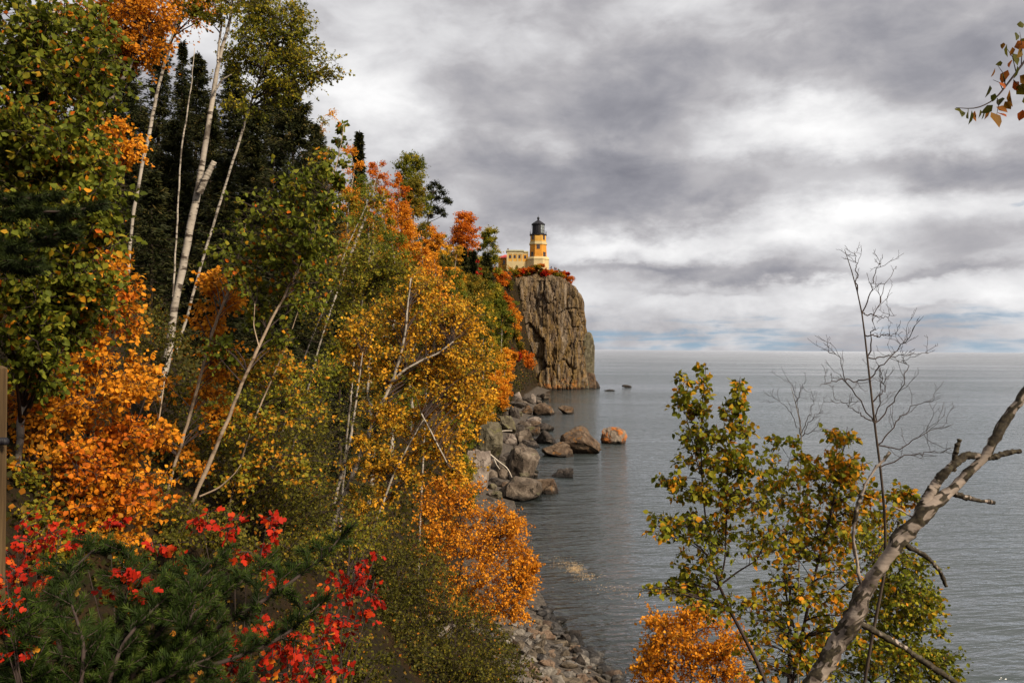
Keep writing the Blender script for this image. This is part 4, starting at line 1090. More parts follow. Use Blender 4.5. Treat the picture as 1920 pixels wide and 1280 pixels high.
def spruce(px, py_top, Y, wpx, label, seed, leafm='spruce', name='spruce_tree', group='spruces on the wooded slope', base_py=None, cat='tree', lsize=None, ragged=0.25, dens=1.0, low=0.05):
    rng = np.random.default_rng(seed)
    top = P(px, py_top, Y); s = Y / F_PX; R_ = wpx * s * (0.68 if Y < 60 else 0.5)
    if Y < 60: ragged = 0.42
    bx, by = top[0], Y; zg = ground(bx, by); h = max(top[2] - zg, 1.2)
    root = thing(name, label, cat, (bx, by, zg), group)
    n = 12; t = np.linspace(0, 1, n)
    q = np.stack([np.full(n, bx), np.full(n, by), zg - 0.2 + (h + 0.2) * t], 1); q = wobble(q, rng, 0.008 * h)
    wood = Acc(); tubes(wood, q, (0.012 * h + 0.02) * (1 - 0.93 * t), 6, 0.0)
    ls = lsize or max(0.035, 0.0034 * Y)
    nb_ = int(np.clip(dens * h / max(0.30, ls * 1.1) * 9, 90, 760))
    tb = low + (1 - low) * rng.random(nb_) ** 0.9
    ln = R_ * ((1 - tb) ** 0.75 + 0.05) * rng.uniform(1 - ragged * 1.6, 1.05, nb_)
    an = rng.uniform(0, 6.283, nb_)
    d = np.stack([np.cos(an), np.sin(an), np.zeros(nb_)], 1)
    p0 = np.stack([np.interp(tb, t, q[:, i]) for i in range(3)], 1)
    sag = 0.35 * (1 - tb) - 0.25 * tb
    p2 = p0 + d * ln[:, None] + np.array([0, 0, -1.0]) * (sag * ln)[:, None]
    mid = (p0 + p2) / 2 + np.array([0, 0, -0.12]) * ln[:, None]
    br = bez(p0, mid, p2, 5)
    tubes(wood, br, (0.006 + 0.006 * ln)[:, None] * np.linspace(1, .3, 5)[None], 3, 0.0, cap=False)
    wood.build('trunk', BARK['brown'], root)
    per = int(np.clip(14 * (R_ / (ls * 6)), 18, 90))
    K = nb_ * per; bi = np.repeat(np.arange(nb_), per)
    u = rng.uniform(0.08, 1.02, K); seg = np.minimum(u, 0.9999) * 4; i0 = seg.astype(int); f = (seg - i0)[:, None]
    pos = br[bi, i0] * (1 - f) + br[bi, i0 + 1] * f
    side = np.stack([-d[:, 1], d[:, 0], np.zeros(nb_)], 1)[bi]
    lat = rng.normal(size=K) * 0.20 * (ln[bi] + 0.1) * (1.15 - u)
    pos = pos + side * lat[:, None] + np.array([0, 0, 1.0]) * (rng.normal(size=K) * ls * 0.5 - np.abs(lat) * 0.25)[:, None]
    ax = nrm(d[bi] * 0.7 + side * np.sign(lat)[:, None] * 0.6 + rng.normal(size=(K, 3)) * 0.35 + np.array([0, 0, -0.15]))
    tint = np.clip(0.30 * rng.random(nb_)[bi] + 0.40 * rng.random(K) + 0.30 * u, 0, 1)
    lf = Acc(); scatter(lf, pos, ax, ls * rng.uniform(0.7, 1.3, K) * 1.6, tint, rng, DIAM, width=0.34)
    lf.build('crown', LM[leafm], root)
    return root

S = 4000
# skyline, from the lighthouse back towards the camera
far_tree(920, 426, 236, 58, 'greengold', 'airy green birch with sky showing through it, next to the red roofed house', S + 1, airy=0.9, dens=1.7, low=0.05)
far_tree(870, 397, 216, 74, 'rust', 'broad deep orange maple on the skyline left of the lighthouse', S + 2, 'maple_tree', bark='brown', dens=1.7, low=0.2)
spruce(868, 470, 205, 22, 'small dark spruce under the deep orange maple, the left one of two', S + 3)
spruce(886, 473, 207, 20, 'small dark spruce under the deep orange maple, the right one of two', S + 4)
spruce(912, 478, 225, 30, 'dark round fir below the airy green birch', S + 5)
far_tree(896, 484, 203, 22, 'red', 'small crimson bush between the dark spruces on the skyline', S + 6, 'red_bush', 'bushes on the headland', 'brown', 'bush', low=0.0)
far_tree(835, 438, 185, 46, 'gold', 'golden birch between the ragged pine and the deep orange maple', S + 7, low=0.2)
far_tree(768, 286, 152, 82, 'greengold', 'tall green poplar with pointed tufts topping the skyline', S + 8, 'poplar_tree', bark='grey', dens=1.6, low=0.45, shape=0.9, tone=(0.1, 0.85))
far_tree(775, 335, 140, 74, 'olive', 'olive gold birch right under the tall green poplar', S + 9, dens=1.4, low=0.3, tone=(0.3, 1.0))
far_tree(748, 378, 118, 92, 'orange', 'bright orange birch with bare white limbs below the green poplar', S + 10, dens=1.3, low=0.2, airy=0.85)
far_tree(790, 450, 120, 70, 'orange', 'orange birch at the foot of the ragged pine', S + 11, dens=1.2, low=0.2)
far_tree(705, 292, 112, 80, 'rust', 'thin russet birch losing its leaves beside the pointed skyline spruce', S + 12, dens=0.8, low=0.3, airy=0.8)
spruce(674, 252, 92, 62, 'pointed dark spruce on the skyline behind the green sapling tip', S + 13, ragged=0.4)
far_tree(612, 205, 78, 76, 'gold', 'gold tinged birch on the skyline beside the bushy dark spruce', S + 14, dens=1.2, low=0.3)
far_tree(655, 268, 64, 76, 'orange', 'orange birch behind the green sapling tip', S + 15, dens=1.2, low=0.25)
far_tree(720, 345, 80, 60, 'mixed', 'mottled orange and green birch beneath the russet birch', S + 16, dens=1.2)
far_tree(690, 330, 58, 100, 'green', 'green birch behind the broken white trunk', S + 17, dens=1.5, low=0.2)
far_tree(735, 430, 52, 110, 'green', 'big leafy green birch left of the bright orange birch', S + 18, dens=1.8, low=0.15)
far_tree(770, 500, 62, 90, 'green', 'round green birch above the golden birch clump', S + 19, dens=1.6, low=0.1)
far_tree(660, 455, 40, 100, 'mixed', 'mottled birch below the broken white trunk', S + 20, dens=1.5, low=0.1)
far_tree(700, 395, 45, 80, 'mixed', 'orange flecked birch right of the broken white trunk', S + 21, dens=1.3, low=0.15)
far_tree(690, 520, 34, 90, 'olive', 'olive birch low behind the golden birch clump', S + 22, dens=1.4, low=0.1)
# below the skyline, above the cove
far_tree(885, 512, 190, 95, 'olive', 'olive birch spreading under the two small spruces', S + 23, dens=1.7, low=0.1, tone=(0.25, 1))
far_tree(925, 528, 215, 60, 'greengold', 'yellow green birch hanging over the left side of the cliff', S + 24, dens=1.4, low=0.05)
far_tree(845, 505, 150, 70, 'green', 'dark green birch under the golden skyline birch', S + 25, dens=1.5, low=0.1)
far_tree(905, 560, 175, 80, 'greengold', 'yellow green birch in the middle of the slope left of the cliff', S + 26, dens=1.6, low=0.05)
far_tree(945, 545, 232, 40, 'rust', 'dark rusty shrub in the notch left of the cliff face', S + 27, 'rusty_shrub', 'bushes on the headland', 'brown', 'bush', low=0.0)
far_tree(860, 560, 125, 80, 'gold', 'gold and green birch above the brightest yellow crown', S + 28, dens=1.5, low=0.05)
far_tree(940, 600, 205, 50, 'olive', 'brown olive tree on the steep bank left of the cliff', S + 29, dens=1.3, low=0.0)
far_tree(965, 575, 236, 42, 'orange', 'flame orange bush clinging to the left side of the cliff, the upper one', S + 30, 'orange_bush', 'bushes on the headland', 'brown', 'bush', low=0.0)
far_tree(968, 592, 240, 34, 'rust', 'red orange bush just under the upper flame orange bush on the cliff', S + 31, 'orange_bush', 'bushes on the headland', 'brown', 'bush', low=0.0)
far_tree(962, 555, 244, 28, 'green', 'small green bush above the flame orange bushes on the cliff', S + 32, 'green_bush', 'bushes on the headland', 'brown', 'bush', low=0.0)
far_tree(985, 655, 238, 44, 'rust', 'russet bush low on the cliff face beside the pale rock', S + 33, 'russet_bush', 'bushes on the headland', 'brown', 'bush', low=0.0)
far_tree(968, 660, 225, 30, 'red', 'crimson bush low on the left edge of the cliff face', S + 34, 'red_bush', 'bushes on the headland', 'brown', 'bush', low=0.0)
far_tree(925, 640, 150, 70, 'gold', 'golden birch low on the slope above the cove', S + 35, dens=1.5, low=0.0)
far_tree(945, 650, 170, 46, 'orange', 'orange birch at the right hand edge of the slope above the cove', S + 36, dens=1.4, low=0.0)
far_tree(930, 690, 135, 66, 'orange', 'deep orange birch overhanging the shore boulders', S + 37, dens=1.6, low=0.0)
far_tree(945, 705, 160, 40, 'rust', 'rust coloured bush above the small cove rocks', S + 38, 'rusty_shrub', 'bushes along the shore', 'brown', 'bush', low=0.0)
far_tree(900, 720, 108, 80, 'gold', 'golden orange birch drooping towards the mossy boulder', S + 39, dens=1.6, low=0.0)
far_tree(905, 600, 110, 70, 'olive', 'dull green birch behind the brightest yellow crown', S + 40, dens=1.4, low=0.05)
far_tree(862, 775, 82, 70, 'greengold', 'yellow green bush over the long mossy slab', S + 41, 'green_bush', 'bushes along the shore', 'brown', 'bush', dens=1.3, low=0.0)
far_tree(868, 850, 60, 66, 'greengold', 'yellow and green bush touching the tall pale slab', S + 42, 'green_bush', 'bushes along the shore', 'brown', 'bush', dens=1.4, low=0.0)
for i, (px, pt, Y, w, lm, lab) in enumerate((
        (905, 500, 222, 50, 'olive', 'brown olive bush under the dark round fir on the headland'),
        (938, 508, 242, 46, 'rust', 'dark russet bush in the hollow below the red roofed house'),
        (950, 522, 247, 36, 'olive', 'olive bush overhanging the top left corner of the cliff face'),
        (945, 570, 238, 40, 'olive', 'brown bush on the bank between the rusty notch and the flame orange bush'),
        (952, 612, 240, 36, 'rust', 'russet bush just below the flame orange bushes'),
        (940, 560, 200, 60, 'green', 'green birch spreading below the headland, left of the cliff hollow'),
        (960, 630, 232, 40, 'olive', 'brown bush halfway down the left edge of the cliff'),
        (955, 665, 214, 44, 'orange', 'orange bush above the cove at the left foot of the cliff'),
        (972, 690, 236, 34, 'olive', 'olive bush near the water at the left foot of the cliff'),
        (948, 690, 190, 40, 'rust', 'rust bush low on the bank beside the cove'),
        (880, 545, 160, 70, 'olive', 'olive gold birch in the thick of the slope under the red bush'),
        (830, 470, 140, 60, 'olive', 'dark olive birch at the base of the ragged pine'),
        (855, 455, 170, 50, 'gold', 'golden brown birch left of the deep orange maple trunk'),
        (700, 440, 66, 90, 'green', 'green birch right below the russet birch'),
        (650, 360, 50, 90, 'mixed', 'mottled birch below the green sapling tip'),
        (745, 320, 130, 60, 'rust', 'copper birch left of the tall green poplar'),
        (815, 420, 150, 60, 'orange', 'orange birch glowing behind the ragged pine trunk'))):
    far_tree(px, pt, Y, w, lm, lab, 4600 + i, 'birch_tree' if 'birch' in lab else 'hillside_bush', 'broadleaved trees on the wooded slope' if 'birch' in lab else 'bushes on the headland', cat='tree' if 'birch' in lab else 'bush', dens=1.4, low=0.05 if 'birch' in lab else 0.0, bark='white' if 'birch' in lab else 'brown')
# bushes on the flat top of the cliff
def cap_bush(zx, zy_top, w, h, Y, leafm, label, seed):
    rng = np.random.default_rng(seed)
    x = zp(zx, 0, Y)[0]; z = cap_z(x, Y); s = Y / F_PX / 8.535
    root = thing(leafm.replace('mixed', 'mottled').replace('olive', 'brown') + '_bush', label, 'bush', (x, Y, z), 'bushes on the headland')
    wood, lf = Acc(), Acc()
    top = zp(zx, zy_top, Y)[2]; hh = max(top - z, 0.5 if 890 < zx < 1190 else 1.2); R_ = w * s * (0.36 if 890 < zx < 1190 else 0.5)
    M = 20
    an = rng.uniform(0, 6.28, M); rr = R_ * np.sqrt(rng.random(M))
    cen = np.stack([x + rr * np.cos(an), Y + rr * 0.7 * np.sin(an), z + hh * rng.uniform(0.25, 0.9, M) * (1.1 - 0.5 * rr / R_)], 1)
    crown(wood, lf, rng, np.array([[x, Y, z - 0.1], [x, Y, z + 0.3 * hh]]), np.array([.06, .04]), cen, np.full(M, 0.42 * R_), 9, 11, 0.27, DIAM, droop=0.1, ctone=0.55, twig_r=0.0)
    wood.build('branches', BARK['brown'], root); lf.build('crown', LM[leafm], root)
for i, (zx, zt, w, Y, lm, lab) in enumerate((
        (330, 925, 200, 263.5, 'mixed', 'mottled bush at the left end of the cliff top in front of the workroom'),
        (430, 895, 130, 264.5, 'olive', 'brownish bush in front of the workroom windows'),
        (440, 990, 120, 261.8, 'rust', 'russet bush on the brow of the cliff below the workroom'),
        (565, 925, 110, 264.5, 'rust', 'russet bush at the left foot of the lighthouse'),
        (650, 905, 130, 264.2, 'red', 'crimson bush at the front of the lighthouse base'),
        (730, 912, 110, 264.2, 'rust', 'dark red bush right of the crimson bush at the lighthouse base'),
        (815, 940, 90, 263.4, 'olive', 'dark olive bush under the right corner of the lighthouse'),
        (880, 945, 90, 264.2, 'rust', 'rust bush right of the dark olive bush on the cliff top'),
        (965, 960, 110, 264.4, 'orange', 'bright orange bush below the visitors on the cliff top'),
        (1050, 995, 110, 264.2, 'rust', 'low rust bush at the feet of the visitors'),
        (1170, 960, 150, 265.5, 'rust', 'rust bush on the right shoulder of the cliff'),
        (1250, 1040, 150, 266.0, 'rust', 'orange red bush farthest right on the sloping edge of the cliff'),
        (560, 990, 150, 262.0, 'olive', 'brown bush on the brow of the cliff under the lighthouse'))):
    cap_bush(zx, zt, w, 1, Y, lm, lab, 4400 + i)
rng = np.random.default_rng(17)
for i, zx in enumerate(range(300, 1340, 58)):
    zt = np.interp(zx, [300, 560, 900, 1100, 1340], [960, 985, 1000, 1020, 1100]) + rng.uniform(-25, 30)
    cap_bush(zx, zt, rng.uniform(90, 150), 1, np.interp(zx, [300, 1100, 1340], [260.6, 262.6, 266.5]) + rng.uniform(-.4, .8), ('rust', 'olive', 'mixed', 'rust', 'red', 'rust')[i % 6], 'low bush on the rim of the cliff between the larger bushes', 4440 + i)
xs_ = zp(527, 0, 266)[0]
rng = np.random.default_rng(3)
def tiny_spruce(x, Y, z, h, label):
    root = thing('spruce_tree', label, 'tree', (x, Y, z), 'spruces on the wooded slope')
    a, l = Acc(), Acc(); tubes(a, [[x, Y, z - .1], [x, Y, z + h]], [.06, .01], 5); a.build('trunk', BARK['brown'], root)
    N = 700; t = rng.random(N) ** 0.8; r_ = 0.62 * (1 - t) * rng.uniform(.3, 1, N) + .03; an = rng.uniform(0, 6.28, N)
    pos = np.stack([x + r_ * np.cos(an), Y + r_ * np.sin(an), z + h * t], 1)
    scatter(l, pos, np.stack([np.cos(an), np.sin(an), -.3 + 0 * an], 1), np.full(N, .25), rng.random(N) * .6, rng, DIAM, width=.45); l.build('crown', LM['spruce'], root)
tiny_spruce(xs_, 266, cap_z(xs_, 266), 1.9, 'tiny dark spruce standing against the workroom wall')

# the ragged pine
def ragged_pine():
    rng = np.random.default_rng(61); Y = 168; s = Y / F_PX
    pl = [(784, 560, 7), (793, 480, 7), (800, 430, 6), (806, 390, 5), (812, 358, 3), (816, 342, 2)]
    q, r_ = stem_pts(pl, Y); q, r_ = poly_resample(q, r_, 24)
    root = thing('pine_tree', 'ragged dark pine with bare limbs leaning out over the slope', 'tree', q[0] + np.array([0, 0, .1]), 'pines on the skyline')
    a, l = Acc(), Acc(); tubes(a, q, r_, 7)
    tufts = [(815, 345, 9), (805, 352, 8), (824, 352, 8), (830, 362, 9), (838, 377, 8), (843, 380, 5), (820, 372, 8), (808, 370, 8), (815, 390, 9), (828, 395, 7), (833, 403, 6), (800, 385, 7), (806, 405, 8),
             (836, 374, 6), (822, 398, 7), (812, 362, 8), (795, 440, 12), (805, 455, 14), (790, 470, 14), (812, 470, 10), (798, 495, 14), (785, 510, 12), (808, 440, 9), (820, 450, 7), (800, 425, 7)]
    cen = np.array([P(x, y, Y + rng.normal() * 1.2) for x, y, _ in tufts])
    for c, (x, y, w) in zip(cen, tufts):
        i = int(np.argmin(np.linalg.norm(q - (c - np.array([0, 0, 0.5 * abs(c[0] - q[:, 0].mean())])), axis=1)))
        tubes(a, bez(q[i][None], ((q[i] + c) / 2 + [0, 0, -.2])[None], c[None], 6), np.linspace(.09, .03, 6)[None], 4)
        N = int(26 * w); pos = c + rng.normal(size=(N, 3)) * np.array([.42, .42, .26]) * w * s
        scatter(l, pos, rng.normal(size=(N, 3)) + [0, 0, .3], np.full(N, .55) * rng.uniform(.7, 1.3, N), rng.random(N) * .7, rng, DIAM, width=.35)
    for _ in range(9):
        i = int(rng.integers(6, 20)); e = q[i] + np.array([rng.uniform(-2, 3.5), rng.normal(), rng.uniform(-.6, .6)])
        tubes(a, bez(q[i][None], ((q[i] + e) / 2 + [0, 0, .2])[None], e[None], 5), np.linspace(.05, .015, 5)[None], 4)
    a.build('trunk', BARK['brown'], root); l.build('crown', LM['spruce'], root)
ragged_pine()

# dark spruces behind the birches on the left
for i, (px, pt, Y, w, lab) in enumerate((
        (548, 160, 30, 290, 'bushy dark spruce standing against the sky under the green gold birch'),
        (478, 200, 33, 210, 'dark spruce just left of the bushy spruce'),
        (438, 120, 36, 200, 'dark spruce right of the tall white birch trunk'),
        (372, 105, 40, 170, 'dark spruce whose tip shows in the gap of sky left of the tall birch trunk'),
        (343, 78, 37, 70, 'slim dark spruce with a needle thin tip in the gap of sky'),
        (300, 60, 34, 130, 'dark spruce behind the thin leaning birch trunk'),
        (235, 90, 31, 210, 'dark spruce under the orange canopy at the top'),
        (330, 230, 27, 210, 'dark spruce in the shade between the two tall birch trunks'),
        (420, 300, 26, 150, 'dark spruce low behind the tall white birch trunk'),
        (285, 320, 24, 150, 'dark spruce low behind the foot of the thin birch trunk'),
        (160, 130, 30, 160, 'dark spruce behind the green birch at far left'),
        (60, 160, 29, 160, 'dark spruce at the far left behind the green birch'),
        (600, 300, 34, 200, 'dark spruce below the bushy spruce behind the green sapling'),
        (540, 430, 24, 130, 'dark spruce in the deep shade behind the two slim birch stems'),
        (640, 560, 26, 110, 'dark spruce in shade left of the golden birch clump'),
        (195, 120, 40, 130, 'dark spruce behind the hard leaning birch trunk'),
        (505, 150, 38, 200, 'dark spruce behind the green gold birch, its top hidden in the leaves'),
        (395, 190, 33, 120, 'dark spruce directly behind the broken stub of the tall birch'),
        (265, 200, 36, 120, 'dark spruce behind the middle of the thin leaning birch trunk'),
        (590, 235, 40, 190, 'dark spruce on the right shoulder of the bushy spruce'))):
    spruce(px, pt, Y, w, lab, 4500 + i, lsize=0.10, dens=1.3)

# undergrowth over the whole slope
rng = np.random.default_rng(12)
lf = Acc()
for y0, y1, n, ls, hh in ((1.8, 5, 9000, 0.035, 0.5), (5, 14, 34000, 0.045, 0.9), (14, 34, 42000, 0.085, 1.2), (34, 90, 42000, 0.20, 1.8), (90, 258, 52000, 0.42, 3.0)):
    y = y0 + (y1 - y0) * rng.random(n)
    sh = np.interp(y, SH_Y, SH_X)
    w = np.minimum(0.75 * y + 3, np.interp(y, [0, 40, 260], [16, 26, 44]))
    x = sh - np.where(y < 45, 5.6, 4.2) + 0.0 * y - rng.random(n) * (w + sh * 0.5)
    keep = (x > -0.70 * y - 2)
    x, y = x[keep], y[keep]; k = len(x)
    den = fbm(np.stack([x * 0.4, y * 0.4, x * 0], -1), 3, 19)
    hmax = hh * np.clip(0.55 + 0.9 * den, 0.08, 1.2)
    z = terrain(x, y) + hmax * rng.random(k) ** 0.8
    t = np.clip(0.35 + 0.5 * den + 0.35 * (rng.random(k) - 0.5) + np.where(rng.random(k) < 0.06, 0.5, 0), 0, 1)
    scatter(lf, np.stack([x, y, z], 1), rng.normal(size=(k, 3)) + [0, 0, .2], ls * rng.uniform(.6, 1.3, k), t, rng, DIAM)
n = 30000
y = rng.uniform(1.6, 9.0, n); x = np.interp(y, SH_Y, SH_X) - 5.5 - rng.random(n) * 17
keep = x > -0.72 * y - 1.0; x, y = x[keep], y[keep]; k = len(x)
z = terrain(x, y) + rng.random(k) ** 2.0 * 0.75 * np.clip(0.5 + fbm(np.stack([x * .9, y * .9, x * 0], -1), 3, 23), .05, 1)
t = np.where(rng.random(k) < 0.45, rng.uniform(0.72, 1.0, k), rng.uniform(0.0, 0.7, k))
scatter(lf, np.stack([x, y, z], 1), rng.normal(size=(k, 3)) + [0, 0, .1], rng.uniform(.025, .06, k), t, rng, LEAF)
o = lf.build('undergrowth', LM['under']); tag(o, 'tangled olive and brown undergrowth covering the slope', None, None, 'stuff')
# ------------------------------------------------------------------ near trees and bushes, left
hero('birch_tree', 'tall white birch with a broken stub halfway up, biggest trunk on the left', 'tree',
     [([(288, 800, 30), (310, 690, 29), (335, 560, 28), (352, 470, 27), (373, 370, 25), (387, 280, 21), (403, 175, 18), (410, 110, 14), (425, 75, 12), (433, 30, 10), (440, -40, 8), (446, -160, 4)], 13, None),
      ([(374, 362, 24), (388, 330, 23), (402, 303, 20)], 12.9, None), ([(408, 118, 9), (411, 80, 8), (416, 45, 7)], 12.9, None), ([(404, 170, 8), (416, 150, 7), (434, 140, 5)], 12.9, None)],
     'white', [(430, -60, 13, 90, 80, 1.0, 16), (380, -30, 12.6, 60, 45, .8, 8), (410, 20, 12.8, 50, 22, .6, 6)], 46, 'greengold', 11, lsize=0.055, wob=0.05, per=10, group='white birches on the left')
hero('birch_tree', 'thin white birch trunk leaning right through the dark spruces', 'tree',
     [([(248, 430, 12), (262, 340, 12), (280, 240, 13), (296, 170, 12), (318, 90, 11), (336, 35, 10), (352, -20, 8), (370, -120, 5)], 17, None)], 'white',
     [(350, -10, 17, 80, 40, 1, 12), (385, 12, 16.5, 40, 20, .6, 6), (330, 20, 17, 30, 30, .6, 5), (300, -50, 17, 80, 50, 1, 10)], 40, 'orange', 12, lsize=0.06, wob=0.05, group='white birches on the left')
hero('birch_tree', 'grey white birch leaning hard right under an orange canopy', 'tree',
     [([(150, 290, 15), (186, 212, 16), (222, 150, 14), (250, 108, 12), (285, 40, 9), (310, -60, 6)], 12, None)], 'white',
     [(225, 55, 12, 95, 60, 1.0, 34), (285, 30, 12, 60, 40, .8, 14), (170, 25, 12, 60, 40, .8, 14), (250, 95, 11.8, 40, 22, .6, 10), (230, -40, 12, 110, 50, 1, 16), (190, 110, 12.2, 40, 25, .5, 6)], 40, 'orange', 13, lsize=0.05, wob=0.05, twigs=16, per=10, tone=(0.05, 0.75), group='white birches on the left')
hero('birch_tree', 'green gold birch reaching out against the sky over the bushy spruce', 'tree',
     [([(425, 335, 9), (448, 275, 9), (463, 215, 9), (480, 165, 8), (505, 90, 6), (525, 10, 4), (535, -60, 2)], 24, None)], 'white',
     [(530, 110, 24, 75, 80, 1.6, 44), (475, 70, 24, 55, 70, 1.4, 26), (560, 15, 24, 28, 40, 1, 10), (605, 125, 24, 42, 26, .8, 13), (640, 138, 24, 16, 12, .3, 4), (500, 20, 24, 60, 45, 1.2, 22), (550, 165, 24, 50, 26, 1, 12), (450, 120, 24, 30, 50, .8, 9), (465, 190, 23.6, 30, 40, .8, 8), (575, 75, 24, 25, 28, .6, 8)],
     26, 'greengold', 14, lsize=0.085, tpl=DIAM, wob=0.06, twigs=14, per=9, twig_r=0.004, group='white birches on the left')
hero('birch_tree', 'slender pale birch trunk in the shade between the tall birch and the green gold one', 'tree',
     [([(338, 330, 6), (344, 260, 6), (352, 200, 5), (358, 160, 4), (364, 90, 2)], 22, None)], 'white', [], 20, 'olive', 15, wob=0.05, group='white birches on the left')
hero('birch_snag', 'broken white birch trunk, a bare snag catching the light in mid slope', 'dead tree',
     [([(612, 605, 6), (628, 560, 7), (645, 505, 9), (662, 462, 10), (676, 428, 10), (687, 405, 9)], 22, None), ([(590, 510, 6), (615, 492, 9), (640, 478, 7)], 22.2, None)], 'white', [], 20, 'olive', 16, wob=0.05, res=20)
# green birch filling the left edge
hero('birch_tree', 'green birch with scattered orange leaves filling the top left edge', 'tree',
     [([(30, 900, 26), (48, 700, 24), (60, 450, 20), (80, 200, 15), (100, -20, 10), (120, -250, 5)], 6.2, None)], 'white',
     [(60, 60, 6.0, 130, 120, .8, 44), (150, 120, 5.8, 70, 130, .5, 24), (60, 260, 5.8, 110, 120, .7, 40), (170, 280, 5.6, 60, 90, .4, 15), (60, 440, 5.6, 90, 90, .6, 26), (185, 430, 5.5, 60, 70, .4, 15), (90, 560, 5.6, 110, 60, .6, 28), (190, 520, 5.5, 50, 60, .4, 10), (90, 630, 5.5, 90, 45, .5, 16), (70, 690, 5.4, 40, 50, .3, 6), (-60, 300, 6.2, 90, 300, .8, 30), (200, 360, 5.5, 45, 40, .3, 6)],
     52, 'green', 21, lsize=0.052, twigs=11, per=9, lv=0.42, wob=0.03, droop=0.4, group='birches at the left edge')
hero('orange_bush', 'orange bush glowing behind the lower left birch leaves', 'bush',
     [([(120, 1010, 10), (150, 880, 9), (190, 700, 7), (220, 540, 4)], 7.0, None), ([(110, 1010, 8), (80, 880, 7), (60, 780, 4)], 6.8, None), ([(140, 1010, 8), (230, 860, 6), (275, 740, 4)], 6.6, None)], 'dark',
     [(215, 520, 7, 45, 50, .4, 8), (205, 600, 6.9, 45, 50, .4, 8), (190, 690, 6.8, 70, 50, .4, 12), (110, 760, 6.6, 90, 60, .5, 16), (245, 730, 6.5, 55, 35, .3, 6), (170, 830, 6.5, 110, 50, .5, 17), (60, 880, 6.4, 60, 70, .4, 12), (200, 910, 6.4, 90, 50, .4, 14), (110, 950, 6.3, 100, 40, .4, 12), (250, 960, 6.3, 50, 40, .3, 6), (290, 850, 6.5, 35, 60, .3, 6), (30, 940, 6.3, 40, 60, .4, 9), (130, 1000, 6.2, 90, 40, .4, 12), (230, 1010, 6.2, 60, 30, .3, 7), (40, 830, 6.6, 40, 40, .3, 6)],
     40, 'orange', 22, lsize=0.047, twigs=9, per=8, tone=(0.02, 0.86), lv=0.5, droop=0.15, sides=6, group='bushes at the left edge')
hero('orange_bush', 'deep orange bush in the gap left of the thin birch trunk', 'bush',
     [([(185, 640, 7), (205, 500, 6), (220, 330, 4), (225, 255, 2)], 8.5, None)], 'dark',
     [(215, 275, 8.5, 40, 40, .4, 16), (205, 240, 8.5, 28, 20, .3, 6), (110, 290, 7.5, 35, 30, .3, 9)], 30, 'orange', 23, lsize=0.046, twigs=10, per=9, sides=6, group='bushes at the left edge')
hero('rust_bush', 'rust red bush mixed in among the big orange bush at the left', 'bush',
     [([(120, 1010, 8), (140, 900, 7), (170, 760, 5), (200, 600, 3)], 7.8, None), ([(125, 1010, 7), (60, 860, 5), (30, 760, 3)], 7.8, None)], 'dark',
     [(230, 560, 6.8, 40, 40, .3, 8), (150, 640, 6.8, 50, 40, .3, 8), (60, 760, 6.6, 60, 50, .4, 12), (150, 880, 6.2, 90, 60, .4, 16), (250, 820, 6.4, 50, 50, .3, 9), (90, 980, 5.8, 80, 50, .4, 12), (280, 920, 6.2, 40, 50, .3, 7), (190, 420, 7.0, 30, 30, .3, 4)],
     40, 'rust', 24, lsize=0.047, twigs=9, per=8, lv=0.45, droop=0.15, sides=6, group='bushes at the left edge')
hero('young_birch', 'sparse young birch with mixed orange and green leaves between the two slim leaning stems', 'tree',
     [([(420, 1000, 9), (440, 900, 8), (470, 800, 7), (505, 720, 6), (540, 640, 4), (560, 580, 2)], 9.2, None)], 'tan',
     [(470, 700, 9.2, 50, 40, .4, 10), (540, 690, 9.2, 45, 40, .4, 9), (430, 790, 9.1, 50, 40, .4, 9), (520, 800, 9.1, 50, 40, .4, 9), (590, 760, 9.4, 40, 40, .4, 7), (460, 890, 9, 50, 40, .4, 9), (560, 880, 9, 50, 40, .4, 9)],
     34, 'mixed', 33, lsize=0.052, twigs=8, per=7, tone=(0.1, 1.0), lv=0.45, wob=0.03, droop=0.25, group='slim birches in front')
hero('young_birch', 'thin white birch stem rising out of the golden clump towards the green poplar', 'tree',
     [([(560, 700, 5), (590, 620, 5), (622, 540, 5), (655, 450, 4), (690, 380, 3), (715, 310, 2)], 20, None)], 'white',
     [(640, 480, 20, 40, 40, .6, 8), (690, 380, 20, 35, 40, .6, 8), (600, 590, 20, 35, 40, .6, 7)], 30, 'mixed', 34, lsize=0.075, tpl=DIAM, twigs=9, per=8, tone=(0.1, 1), wob=0.04, twig_r=.003, group='slim birches in front')
